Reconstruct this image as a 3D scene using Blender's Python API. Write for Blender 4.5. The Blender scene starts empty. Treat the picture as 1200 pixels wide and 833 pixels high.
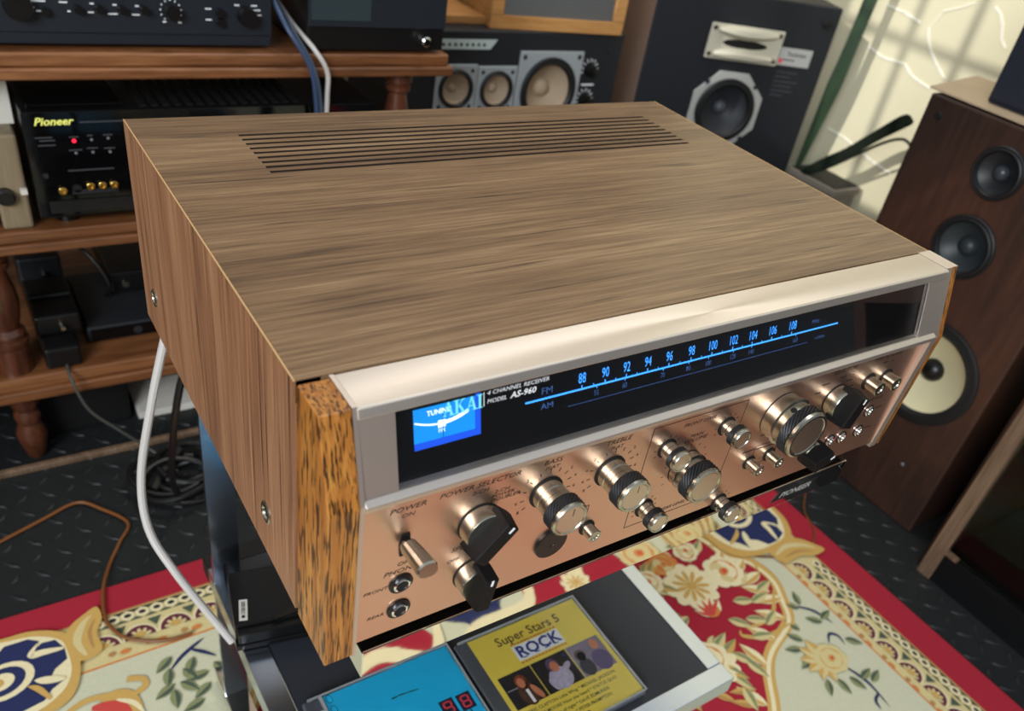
import bpy, bmesh, math, random
from math import sin, cos, pi, radians
from mathutils import Vector, Matrix
random.seed(7)
sc = bpy.context.scene
COL = sc.collection

# ------------------------------------------------------------------ camera
RIGHT = Vector((0.8270, -0.5381, 0.1628)); DOWN = Vector((-0.2174, -0.5731, -0.7901)); FWD = Vector((0.5185, 0.6180, -0.5909))
CAM = Vector((-0.09912, -0.27320, 0.35822))
cd = bpy.data.cameras.new('camera'); cam = bpy.data.objects.new('camera', cd); COL.objects.link(cam)
rm = Matrix((RIGHT, -DOWN, -FWD)).transposed().to_quaternion().to_matrix()
cam.matrix_world = Matrix.Translation(CAM) @ rm.to_4x4()
cd.sensor_width = 36; cd.sensor_fit = 'HORIZONTAL'; cd.lens = 967.1 * 36 / 1200
cd.shift_x = -22.33 / 1200; cd.shift_y = 61.22 / 1200
cd.clip_start = .01; cd.clip_end = 50
cd.dof.use_dof = True; cd.dof.focus_distance = .50; cd.dof.aperture_fstop = 9.5
sc.camera = cam

# ------------------------------------------------------------------ light
def lin(c):
    return tuple(((x / 255) / 12.92 if x / 255 <= .04045 else ((x / 255 + .055) / 1.055) ** 2.4) for x in c)
w = bpy.data.worlds.new('sky'); sc.world = w; w.use_nodes = True
wn = w.node_tree.nodes; wl = w.node_tree.links
bg = wn['Background']
tc = wn.new('ShaderNodeTexCoord'); sx = wn.new('ShaderNodeSeparateXYZ'); cr = wn.new('ShaderNodeValToRGB')
wl.new(tc.outputs['Generated'], sx.inputs[0]); wl.new(sx.outputs['Z'], cr.inputs[0]); wl.new(cr.outputs[0], bg.inputs[0])
cr.color_ramp.elements[0].position = 0.0; cr.color_ramp.elements[0].color = (.10, .10, .10, 1)
cr.color_ramp.elements[1].position = .75; cr.color_ramp.elements[1].color = (.80, .86, .95, 1)
bg.inputs[1].default_value = .62
def light(name, kind, loc, target, energy, color, size=1, size_y=None):
    l = bpy.data.lights.new(name, kind); o = bpy.data.objects.new(name, l); COL.objects.link(o)
    o.location = loc; o.rotation_euler = (Vector(target) - Vector(loc)).to_track_quat('-Z', 'Y').to_euler()
    l.energy = energy; l.color = color
    if kind == 'AREA':
        l.size = size
        if size_y: l.shape = 'RECTANGLE'; l.size_y = size_y
    return o
light('shop_front_daylight', 'AREA', (-1.75, -1.45, 1.25), (.2, .1, 0), 84, (.93, .97, 1.0), 1.4, 1.2)
light('added_back_fill', 'AREA', (.85, .75, 2.0), (.8, .9, 0), 14, (1.0, .93, .82), .5, .5)  # unseen fill light, added to lift the back wall and the shelf tops
SUN_DIR = Vector((1, -.08, -.52))
sun = light('sun', 'SUN', (-3, 1, 3), Vector((-3, 1, 3)) + SUN_DIR, 2.1, (1.0, .96, .88)); sun.data.angle = radians(.4)
sc.view_settings.view_transform = 'Standard'; sc.view_settings.look = 'None'
sc.view_settings.exposure = 0.08; sc.view_settings.gamma = 1.0; sc.view_settings.use_curve_mapping = False

# ------------------------------------------------------------------ materials
MATS = {}
def mat(name, rgb, rough=.5, metal=0., emit=None, estr=1., coat=0., spec=None, trans=0., ior=1.45, bump=None, var=0., aniso=0.):
    if name in MATS: return MATS[name]
    m = bpy.data.materials.new(name); m.use_nodes = True; MATS[name] = m
    nt = m.node_tree; b = nt.nodes['Principled BSDF']
    c = lin(rgb) + (1,)
    b.inputs['Base Color'].default_value = c; b.inputs['Roughness'].default_value = rough; b.inputs['Metallic'].default_value = metal
    b.inputs['Coat Weight'].default_value = coat; b.inputs['IOR'].default_value = ior
    b.inputs['Transmission Weight'].default_value = trans; b.inputs['Anisotropic'].default_value = aniso
    if spec is not None: b.inputs['Specular IOR Level'].default_value = spec
    if emit: b.inputs['Emission Color'].default_value = lin(emit) + (1,); b.inputs['Emission Strength'].default_value = estr
    if var or bump:
        t = nt.nodes.new('ShaderNodeTexCoord'); mp = nt.nodes.new('ShaderNodeMapping'); nz = nt.nodes.new('ShaderNodeTexNoise')
        nt.links.new(t.outputs['Object'], mp.inputs[0]); nt.links.new(mp.outputs[0], nz.inputs['Vector'])
        s = bump[0] if bump else (40, 40, 40)
        mp.inputs['Scale'].default_value = s; nz.inputs['Scale'].default_value = 1; nz.inputs['Detail'].default_value = 4
        if var:
            mx = nt.nodes.new('ShaderNodeMix'); mx.data_type = 'RGBA'
            mx.inputs['A'].default_value = tuple(x * (1 - var) for x in c[:3]) + (1,); mx.inputs['B'].default_value = tuple(min(1, x * (1 + var)) for x in c[:3]) + (1,)
            nt.links.new(nz.outputs['Fac'], mx.inputs['Factor']); nt.links.new(mx.outputs['Result'], b.inputs['Base Color'])
        if bump:
            bp = nt.nodes.new('ShaderNodeBump'); bp.inputs['Strength'].default_value = bump[1]; bp.inputs['Distance'].default_value = bump[2]
            nt.links.new(nz.outputs['Fac'], bp.inputs['Height']); nt.links.new(bp.outputs[0], b.inputs['Normal'])
    return m

def wood(name, cols, big, fine, rough=.4, bump=.25, dist=.0006, streak=.5, coat=0., fleck=None, spec=.5):
    """big / fine: noise scales per axis for figure and pores (small along the grain)."""
    m = bpy.data.materials.new(name); m.use_nodes = True; MATS[name] = m
    nt = m.node_tree; N = nt.nodes; L = nt.links; b = N['Principled BSDF']
    t = N.new('ShaderNodeTexCoord')
    def noise(scale, detail=3, rgh=.55, dist_=0.):
        mp = N.new('ShaderNodeMapping'); mp.inputs['Scale'].default_value = scale; L.new(t.outputs['Object'], mp.inputs[0])
        nz = N.new('ShaderNodeTexNoise'); nz.inputs['Scale'].default_value = 1; nz.inputs['Detail'].default_value = detail
        nz.inputs['Roughness'].default_value = rgh; nz.inputs['Distortion'].default_value = dist_
        L.new(mp.outputs[0], nz.inputs['Vector']); return nz
    n1 = noise(big, 4, .6, .6); n2 = noise(fine, 3, .6)
    mx = N.new('ShaderNodeMix'); mx.data_type = 'FLOAT'; mx.inputs['Factor'].default_value = streak
    L.new(n1.outputs['Fac'], mx.inputs['A']); L.new(n2.outputs['Fac'], mx.inputs['B'])
    cr = N.new('ShaderNodeValToRGB'); cr.color_ramp.interpolation = 'B_SPLINE'
    e = cr.color_ramp.elements; k = len(cols)
    e[0].position = .33; e[0].color = lin(cols[0]) + (1,); e[1].position = .67; e[1].color = lin(cols[-1]) + (1,)
    for i in range(1, k - 1):
        q = e.new(.33 + .34 * i / (k - 1)); q.color = lin(cols[i]) + (1,)
    L.new(mx.outputs['Result'], cr.inputs[0]); out = cr.outputs[0]
    if fleck:
        n3 = noise(fleck[1], 2, .5); r3 = N.new('ShaderNodeMapRange'); r3.inputs[1].default_value = fleck[2]; r3.inputs[2].default_value = fleck[2] + .08
        L.new(n3.outputs['Fac'], r3.inputs[0])
        m3 = N.new('ShaderNodeMix'); m3.data_type = 'RGBA'; m3.inputs['B'].default_value = lin(fleck[0]) + (1,)
        L.new(r3.outputs[0], m3.inputs['Factor']); L.new(out, m3.inputs['A']); out = m3.outputs['Result']
    L.new(out, b.inputs['Base Color'])
    b.inputs['Roughness'].default_value = rough; b.inputs['Coat Weight'].default_value = coat; b.inputs['Specular IOR Level'].default_value = spec
    bp = N.new('ShaderNodeBump'); bp.inputs['Strength'].default_value = bump; bp.inputs['Distance'].default_value = dist
    L.new(n2.outputs['Fac'], bp.inputs['Height']); L.new(bp.outputs[0], b.inputs['Normal'])
    return m

WALNUT_TOP = wood('walnut_top', [(70, 52, 38), (112, 86, 62), (128, 101, 72), (160, 132, 100)], (2.2, 26, 26), (14, 420, 420), rough=.31, bump=.5, dist=.0005, streak=.5, fleck=((66, 48, 36), (9, 300, 300), .64))
WALNUT_SIDE = wood('walnut_side', [(84, 54, 38), (136, 94, 66), (158, 114, 82), (186, 142, 108)], (30, 40, 1.6), (500, 500, 10), rough=.42, bump=.4, dist=.0004, streak=.5, fleck=((62, 38, 28), (300, 260, 5), .62))
OAK = wood('orange_zebrano', [(98, 56, 20), (150, 92, 38), (176, 114, 48), (196, 140, 68)], (90, 60, 5), (420, 160, 14), rough=.4, bump=.35, dist=.0004, streak=.5, fleck=((66, 42, 20), (1150, 420, 52), .525))
RACK = wood('rack_wood', [(58, 32, 18), (104, 64, 36), (124, 78, 46), (150, 102, 64)], (3, 40, 40), (12, 200, 200), rough=.36, bump=.2, streak=.45, coat=.2)
POST = wood('turned_post_wood', [(44, 22, 14), (82, 44, 28), (104, 58, 36)], (30, 30, 4), (150, 150, 10), rough=.3, bump=.15, streak=.45, coat=.3)
SPKWOOD = wood('dark_speaker_veneer', [(30, 19, 15), (48, 30, 23), (62, 38, 28), (82, 50, 34)], (5, 5, 3), (120, 120, 8), rough=.5, bump=.2, streak=.3)
TANWOOD = wood('tan_speaker_veneer', [(150, 100, 52), (190, 138, 80), (206, 156, 98)], (4, 30, 30), (20, 200, 200), rough=.5, bump=.2, streak=.4)
FRAMEWOOD = wood('cabinet_frame_wood', [(70, 52, 38), (104, 82, 64), (134, 110, 88)], (60, 60, 4), (300, 300, 12), rough=.5, bump=.2)
CRATE = wood('beige_panel', [(112, 98, 74), (134, 118, 92), (150, 134, 108)], (30, 30, 3), (150, 150, 10), rough=.6, bump=.2)
EDGEWOOD = mat('veneer_edge', (196, 158, 110), .5)
ALU = mat('champagne_aluminium', (228, 190, 170), .36, 1., bump=((30, 900, 900), .12, .0004), aniso=.5)
ALU_TOP = mat('satin_aluminium', (226, 217, 207), .46, 1., bump=((30, 900, 900), .12, .0004), aniso=.4)
ALU_V = mat('vertical_brushed_aluminium', (226, 214, 204), .5, 1., bump=((900, 900, 30), .15, .0004))
NICKEL = mat('nickel', (182, 182, 168), .27, 1.)
CHROME = mat('chrome', (232, 232, 232), .05, 1.)
MIRROR = mat('mirror_chrome', (224, 220, 214), .03, 1., bump=((14, 14, 14), .05, .002))
SILVERTRIM = mat('satin_silver', (196, 206, 220), .22, 1., bump=((60, 60, 60), .06, .001))
SPUN = mat('spun_metal', (214, 200, 184), .34, 1.)
BLACKP = mat('black_plastic', (14, 14, 15), .35)
BLACKM = mat('matte_black', (11, 11, 12), .6)
GLOSSBLK = mat('gloss_black', (8, 8, 9), .06)
BARBLK = mat('matte_knob_black', (13, 13, 14), .55, spec=.25)
RUBBER = mat('black_rubber_grip', (18, 19, 22), .5)
GREYBLK = mat('charcoal_plastic', (34, 36, 40), .45, var=.15)
NAVYBLK = mat('navy_black_paint', (30, 36, 44), .42, bump=((200, 200, 200), .05, .0005))
SPKBLK = mat('black_speaker_vinyl', (30, 33, 39), .5, bump=((300, 300, 300), .1, .0005))
INSET = mat('dark_slate_shelf', (40, 43, 50), .45, var=.08)
INK = mat('black_ink', (40, 28, 24), .6)
WHITEINK = mat('white_ink', (222, 224, 226), .5, emit=(220, 224, 228), estr=.12)
DIM = mat('grey_ink', (120, 124, 130), .6)
GLASS = mat('clear_glass', (255, 255, 255), .0, 0, trans=1., ior=1.45)
DIALBACK = mat('dial_backing', (5, 6, 10), .4)
BLUELIT = mat('lit_blue_scale', (60, 150, 240), .5, emit=(58, 150, 250), estr=1.5)
BLUEDIM = mat('dim_blue_scale', (60, 90, 140), .5, emit=(70, 110, 180), estr=.45)
METERLIT = mat('lit_meter_face', (20, 130, 210), .5, emit=(8, 128, 214), estr=1.0)
METERDEEP = mat('lit_meter_edge', (20, 70, 200), .5, emit=(24, 80, 215), estr=.9)
METERWHITE = mat('lit_meter_white', (235, 245, 250), .5, emit=(225, 240, 250), estr=1.1)
TEAL = mat('teal_logo_print', (110, 200, 205), .5, emit=(110, 205, 215), estr=.5)
CABLEWHITE = mat('white_cable', (190, 186, 182), .5)
CABLEBLK = mat('black_cable', (16, 16, 17), .4)
CABLEBLUE = mat('blue_cable', (52, 70, 100), .4)
CABLEBROWN = mat('brown_wire', (120, 72, 34), .45)
GOLD = mat('gold_plate', (214, 176, 96), .25, 1.)
REDLED = mat('red_led', (255, 30, 50), .5, emit=(255, 30, 60), estr=2.)
PAPERW = mat('white_paper', (214, 210, 200), .7, var=.06)

# ------------------------------------------------------------------ mesh builder
class MB:
    def __init__(s): s.v = []; s.f = []; s.m = []; s.sm = []
    def add(s, vs, fs, mi=0, smooth=False):
        o = len(s.v); s.v += [tuple(v) for v in vs]
        for f in fs: s.f.append([o + i for i in f]); s.m.append(mi); s.sm.append(smooth)
        return s
    def rot(s, c, a):
        s.v = [(c[0] + (x - c[0]) * cos(a) - (y - c[1]) * sin(a), c[1] + (x - c[0]) * sin(a) + (y - c[1]) * cos(a), z) for x, y, z in s.v]; return s
    def box(s, x0, x1, y0, y1, z0, z1, mi=0):
        vs = [(x, y, z) for z in (z0, z1) for y in (y0, y1) for x in (x0, x1)]
        return s.add(vs, [(0, 2, 3, 1), (4, 5, 7, 6), (0, 1, 5, 4), (2, 6, 7, 3), (0, 4, 6, 2), (1, 3, 7, 5)], mi)
    def obox(s, c, ax, ay, az, mi=0):          # centre and half axes
        c = Vector(c); ax = Vector(ax); ay = Vector(ay); az = Vector(az)
        vs = [c + ax * i + ay * j + az * k for k in (-1, 1) for j in (-1, 1) for i in (-1, 1)]
        return s.add(vs, [(0, 2, 3, 1), (4, 5, 7, 6), (0, 1, 5, 4), (2, 6, 7, 3), (0, 4, 6, 2), (1, 3, 7, 5)], mi)
    def prism(s, poly, axis, a, b, mi=0):      # poly in the two other axes, extruded a..b along axis
        def P(p, t):
            return (t, p[0], p[1]) if axis == 0 else ((p[0], t, p[1]) if axis == 1 else (p[0], p[1], t))
        n = len(poly); vs = [P(p, a) for p in poly] + [P(p, b) for p in poly]
        fs = [tuple(range(n - 1, -1, -1)), tuple(range(n, 2 * n))] + [(i, (i + 1) % n, n + (i + 1) % n, n + i) for i in range(n)]
        return s.add(vs, fs, mi)
    def eprism(s, poly, O, U, V, Nn, d, mi=0): # poly (u,v) in the frame O,U,V extruded d along Nn
        O = Vector(O); U = Vector(U); V = Vector(V); Nn = Vector(Nn)
        n = len(poly); a = [O + U * p[0] + V * p[1] for p in poly]; b = [q + Nn * d for q in a]
        return s.add(a + b, [tuple(range(n - 1, -1, -1)), tuple(range(n, 2 * n))] + [(i, (i + 1) % n, n + (i + 1) % n, n + i) for i in range(n)], mi)
    def lathe(s, c, axis, prof, seg=32, mi=0, smooth=True, knurl=0., caps=True):
        """prof: (radius, distance along axis); closed at both ends when the radius is 0."""
        ax = Vector(axis).normalized(); t = Vector((0, 0, 1)) if abs(ax.z) < .9 else Vector((1, 0, 0))
        u = ax.cross(t).normalized(); v = ax.cross(u); c = Vector(c); vs = []; fs = []
        for j, (r, h) in enumerate(prof):
            for i in range(seg):
                a = 2 * pi * i / seg; rr = r * (1 + (knurl if (i + j) % 2 else 0))
                vs.append(c + ax * h + u * (rr * cos(a)) + v * (rr * sin(a)))
        for j in range(len(prof) - 1):
            for i in range(seg):
                k = (i + 1) % seg
                fs.append((j * seg + i, j * seg + k, (j + 1) * seg + k, (j + 1) * seg + i))
        s.add(vs, fs, mi, smooth)
        o = len(s.v) - len(vs); n = len(prof)
        if not caps: return s
        s.f.append([o + i for i in range(seg - 1, -1, -1)]); s.m.append(mi); s.sm.append(False)
        s.f.append([o + (n - 1) * seg + i for i in range(seg)]); s.m.append(mi); s.sm.append(False)
        return s
    def tube(s, pts, r, seg=8, mi=0, sub=6, closed=False):
        P = [Vector(p) for p in pts]
        if sub > 1 and len(P) > 2:
            Q = []
            for i in range(len(P) - 1):
                p0 = P[max(i - 1, 0)]; p1 = P[i]; p2 = P[i + 1]; p3 = P[min(i + 2, len(P) - 1)]
                for k in range(sub):
                    t = k / sub
                    Q.append(.5 * ((2 * p1) + (p2 - p0) * t + (2 * p0 - 5 * p1 + 4 * p2 - p3) * t * t + (3 * p1 - p0 - 3 * p2 + p3) * t ** 3))
            Q.append(P[-1]); P = Q
        vs = []; n = len(P); pu = None
        for i, p in enumerate(P):
            d = (P[min(i + 1, n - 1)] - P[max(i - 1, 0)]).normalized()
            if pu is None: pu = d.orthogonal().normalized()
            u = (pu - d * pu.dot(d)).normalized(); pu = u; v = d.cross(u)
            rr = r(i / (n - 1)) if callable(r) else r
            for k in range(seg):
                a = 2 * pi * k / seg; vs.append(p + u * rr * cos(a) + v * rr * sin(a))
        fs = [(i * seg + k, i * seg + (k + 1) % seg, (i + 1) * seg + (k + 1) % seg, (i + 1) * seg + k) for i in range(n - 1) for k in range(seg)]
        fs += [tuple(range(seg - 1, -1, -1)), tuple((n - 1) * seg + k for k in range(seg))]
        return s.add(vs, fs, mi, True)
    def poly(s, pts, mi=0): return s.add(pts, [tuple(range(len(pts)))], mi)
    def text(s, txt, size, O, U, V, mi=0, align='CENTER', shear=0., sx=1., bold=0., lift=0.):
        cu = bpy.data.curves.new('t', 'FONT'); cu.body = txt; cu.size = size; cu.align_x = align; cu.align_y = 'CENTER'; cu.shear = shear
        cu.offset = bold * size; cu.resolution_u = 2
        o = bpy.data.objects.new('t', cu); COL.objects.link(o)
        dg = bpy.context.evaluated_depsgraph_get(); dg.update()
        me = bpy.data.meshes.new_from_object(o.evaluated_get(dg))
        O = Vector(O); U = Vector(U).normalized(); V = Vector(V).normalized(); Nn = U.cross(V)
        s.add([O + U * (p.co.x * sx) + V * p.co.y + Nn * lift for p in me.vertices], [tuple(p.vertices) for p in me.polygons], mi)
        bpy.data.objects.remove(o); bpy.data.curves.remove(cu); bpy.data.meshes.remove(me)
        return s
    def build(s, name, mats, parent=None, bevel=0, seg=2, smooth=False, label=None):
        me = bpy.data.meshes.new(name); me.from_pydata(s.v, [], s.f)
        if not isinstance(mats, (list, tuple)): mats = [mats]
        for m in mats: me.materials.append(m)
        for i, p in enumerate(me.polygons): p.material_index = s.m[i]; p.use_smooth = s.sm[i] or smooth
        bm = bmesh.new(); bm.from_mesh(me); bmesh.ops.recalc_face_normals(bm, faces=bm.faces); bm.to_mesh(me); bm.free()
        me.update()
        if any(s.sm): me.set_sharp_from_angle(angle=radians(32))
        o = bpy.data.objects.new(name, me); COL.objects.link(o)
        if parent is not None:
            o.parent = parent
            if 'wl' in parent:
                o.location = -Vector(parent['wl'])
        if bevel:
            b = o.modifiers.new('bevel', 'BEVEL'); b.width = bevel; b.segments = seg; b.limit_method = 'ANGLE'; b.angle_limit = radians(40)
        if label: o['label'] = label
        return o
def thing(name, label, cat, loc, rz=0, group=None, world=True):
    o = bpy.data.objects.new(name, None); COL.objects.link(o); o.empty_display_size = .02
    o.location = loc; o.rotation_euler = (0, 0, rz); o['label'] = label; o['category'] = cat
    if group: o['group'] = group
    if world: WORLD[o.name] = Vector(loc); o['wl'] = tuple(loc)
    return o
WORLD = {}
def tag(o, label, cat, group=None):
    o['label'] = label; o['category'] = cat
    if group: o['group'] = group
    return o
def struct(o): o['kind'] = 'structure'; return o
X = Vector((1, 0, 0)); Y = Vector((0, 1, 0)); Z = Vector((0, 0, 1))
FL = -.52

# ------------------------------------------------------------------ room
TREAD = mat('rubber_mat', (27, 30, 31), .5, var=.25, bump=((90, 90, 90), .2, .001))
fl = struct(MB().box(-2.6, 4.2, -7.0, 1.5, FL - .05, FL).build('floor', TREAD))
b = MB(); p = .029
for i in range(-22, 45):
    for j in range(-24, 48):
        x = i * p; y = j * p
        if x < .925 and y < .50: continue
        if x > 1.08 and y < .42: continue
        a = pi / 4 if (i + j) % 2 else -pi / 4
        u = Vector((cos(a), sin(a), 0)); v = Vector((-sin(a), cos(a), 0)); o = Vector((x, y, FL))
        b.add([o - u * .0135, o - v * .0032, o + u * .0135, o + v * .0032, o - u * .008 + Z * .0018, o + u * .008 + Z * .0018],
              [(0, 1, 4), (1, 5, 4), (1, 2, 5), (2, 3, 5), (3, 4, 5), (3, 0, 4)])
t = b.build('tread_pattern', TREAD, fl); t['kind'] = 'stuff'
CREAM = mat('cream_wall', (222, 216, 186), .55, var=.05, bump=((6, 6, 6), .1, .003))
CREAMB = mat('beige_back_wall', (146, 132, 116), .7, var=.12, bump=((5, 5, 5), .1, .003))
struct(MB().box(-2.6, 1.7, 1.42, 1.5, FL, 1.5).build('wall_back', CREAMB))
wr = struct(MB().box(1.6, 1.7, -.50, 1.42, FL, 1.5).build('wall_right', CREAM))
VEIN = mat('white_vein', (250, 248, 238), .5)
for L in [[(.878, .124), (.835, .122), (.789, .113)], [(.766, .111), (.757, .09), (.744, .074), (.712, .05), (.689, .035)], [(.883, .039), (.84, .030), (.786, .033), (.76, .018), (.74, .013), (.709, .008)],
          [(.652, .178), (.635, .168), (.623, .153), (.612, .13), (.598, .119)], [(.907, -.147), (.86, -.150), (.828, -.157), (.77, -.170), (.714, -.177)], [(.763, .115), (.749, .145), (.715, .162), (.694, .175)]]:
    b = MB(); n = len(L); k = .0011 if L[0] == (.763, .115) else .0019
    for i in range(n - 1):
        a, c = Vector((1.5992, *L[i])), Vector((1.5992, *L[i + 1])); d = (c - a).normalized(); s = d.cross(X) * (k if 0 < i < n - 1 else k * .8)
        b.obox((a + c) / 2, (c - a) / 2 * 1.03, s, X * .0008)
    b.build('marble_vein', VEIN, wr)
# left wall with a barred window whose shadow falls on the right wall
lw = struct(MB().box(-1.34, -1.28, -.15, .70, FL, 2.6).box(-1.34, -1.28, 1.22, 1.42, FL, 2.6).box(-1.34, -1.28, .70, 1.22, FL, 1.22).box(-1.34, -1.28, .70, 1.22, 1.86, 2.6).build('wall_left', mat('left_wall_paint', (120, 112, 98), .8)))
wi = struct(MB().box(-1.33, -1.29, .70, .72, 1.22, 1.86).box(-1.33, -1.29, 1.20, 1.22, 1.22, 1.86).box(-1.33, -1.29, .72, 1.20, 1.22, 1.24).box(-1.33, -1.29, .72, 1.20, 1.84, 1.86).build('window_1', mat('window_paint', (200, 198, 190), .6)))
# bars positioned so that the sun carries their shadow to y = .80 / .676, z = .073 on the right wall
T = -(1.6 + 1.31)
for yb in (.80, .676, .924):
    MB().box(-1.317, -1.303, yb - .08 * T - .009, yb - .08 * T + .009, 1.24, 1.84).build('window_bar', BLACKM, wi)
for zb in (.073, .335):
    MB().box(-1.315, -1.305, .72, 1.20, zb - .52 * T - .008, zb - .52 * T + .008).build('window_bar', BLACKM, wi)

# ------------------------------------------------------------------ rug
RUG = {}
def rc(n, rgb): RUG[n] = mat('rug_' + n, rgb, .92, var=.10, bump=((260, 260, 260), .35, .001)); return RUG[n]
names = ['red', 'cream', 'field', 'gold', 'navy', 'maroon', 'leaf', 'deepleaf', 'orange', 'white', 'tan', 'rose', 'dark']
cols_ = [(158, 26, 46), (206, 190, 136), (196, 196, 168), (196, 158, 86), (32, 40, 84), (96, 40, 56), (128, 134, 92), (70, 84, 70), (202, 124, 62), (226, 214, 172), (172, 130, 76), (196, 70, 62), (40, 38, 40)]
for n_, c_ in zip(names, cols_): rc(n_, c_)
IX = {n_: i for i, n_ in enumerate(names)}
RM = [RUG[n_] for n_ in names]
RZ = FL + .007
rug = thing('rug', 'red bordered floral rug with cream scrollwork and navy ornaments on the black floor mat', 'rug', (.1, -.1, FL))
MB().box(-.78, .94, -.95, .52, FL + .001, RZ).build('pile_base', RUG['red'], rug, bevel=.002)
rg = MB()
class Lay:
    z = RZ; i = 0
def lay(k): Lay.z = RZ + .00025 * k
def fillp(pts, c):
    Lay.i = (Lay.i + 1) % 60; zz = Lay.z + Lay.i * 1.8e-6
    pts = [(p[0], p[1], zz) for p in pts]
    a = sum(pts[i][0] * pts[(i + 1) % len(pts)][1] - pts[(i + 1) % len(pts)][0] * pts[i][1] for i in range(len(pts)))
    rg.poly(pts if a > 0 else pts[::-1], IX[c])
def spline(P, sub=7, closed=False):
    P = [Vector(q) for q in P]; n = len(P); Q = []
    rng = range(n) if closed else range(n - 1)
    for i in rng:
        g = (lambda k: P[k % n]) if closed else (lambda k: P[min(max(k, 0), n - 1)])
        p0, p1, p2, p3 = g(i - 1), g(i), g(i + 1), g(i + 2)
        for k in range(sub):
            t = k / sub
            Q.append(.5 * ((2 * p1) + (p2 - p0) * t + (2 * p0 - 5 * p1 + 4 * p2 - p3) * t * t + (3 * p1 - p0 - 3 * p2 + p3) * t ** 3))
    if not closed: Q.append(P[-1])
    return Q
def blob(P, c, sub=5): fillp([(q.x, q.y) for q in spline([(a, b_) for a, b_ in P], sub, True)], c)
def stroke(P, wd, c, sub=7, taper=False):
    Q = spline(P, sub); n = len(Q)
    for i in range(n - 1):
        d = Q[i + 1] - Q[i]
        if d.length < 1e-6: continue
        d1 = (Q[min(i + 2, n - 1)] - Q[i]).normalized(); d0 = (Q[i + 1] - Q[max(i - 1, 0)]).normalized()
        wa = wd * (sin(pi * (i / (n - 1) * .9 + .1)) if taper else 1) ; wb = wd * (sin(pi * ((i + 1) / (n - 1) * .9 + .1)) if taper else 1)
        na = Vector((-d0.y, d0.x)) * wa / 2; nb = Vector((-d1.y, d1.x)) * wb / 2
        fillp([tuple(Q[i] - na), tuple(Q[i + 1] - nb), tuple(Q[i + 1] + nb), tuple(Q[i] + na)], c)
def ell(x, y, a, b_, r, c, n=14):
    fillp([(x + a * cos(t) * cos(r) - b_ * sin(t) * sin(r), y + a * cos(t) * sin(r) + b_ * sin(t) * cos(r)) for t in [2 * pi * k / n for k in range(n)]], c)
def leaf(x, y, ln, wd, r, c='leaf', mid='deepleaf'):
    z0 = Lay.z
    pts = []
    for k in range(9):
        t = k / 8; pts.append((t * ln, wd * sin(pi * t ** .8) * .5))
    full = pts + [(u, -v) for u, v in pts[-2:0:-1]]
    R_ = lambda u, v: (x + u * cos(r) - v * sin(r), y + u * sin(r) + v * cos(r))
    fillp([R_(*q) for q in full], c); Lay.z += .00012
    half = [(u, v * .8) for u, v in pts]
    fillp([R_(*q) for q in half], mid); Lay.z = z0
def flower(x, y, r, n, c1, c2, rings=2, rot=0.):
    z0 = Lay.z
    for k in range(n):
        a = rot + 2 * pi * k / n
        ell(x + r * .62 * cos(a), y + r * .62 * sin(a), r * .44, r * .30, a, c1); 
    Lay.z += .0001
    for k in range(n):
        a = rot + 2 * pi * k / n
        ell(x + r * .45 * cos(a), y + r * .45 * sin(a), r * .28, r * .09, a, c2, 8)
    Lay.z += .0001
    ell(x, y, r * .22, r * .2, 0, c2)
    Lay.z = z0
def rose(x, y, r, rot=0., c1='white', c2='orange', c3='rose'):
    z0 = Lay.z
    for k in range(7):
        a = rot + 2 * pi * k / 7; ell(x + r * .6 * cos(a), y + r * .55 * sin(a), r * .42, r * .36, a + 1.2, c1)
    Lay.z += .0001
    ell(x, y, r * .70, r * .62, rot, c2, 18); Lay.z += .0001
    for k in range(5):
        a = rot + .5 + 2 * pi * k / 5; ell(x + r * .36 * cos(a), y + r * .34 * sin(a), r * .34, r * .26, a + 1.4, 'cream' if k % 2 else c1)
    Lay.z += .0001
    ell(x + r * .02, y, r * .26, r * .2, rot, c2); Lay.z += .0001; ell(x + r * .05, y, r * .13, r * .09, rot + .6, c3)
    Lay.z = z0
def rect(x0, x1, y0, y1, c): fillp([(x0, y0), (x1, y0), (x1, y1), (x0, y1)], c)
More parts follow.
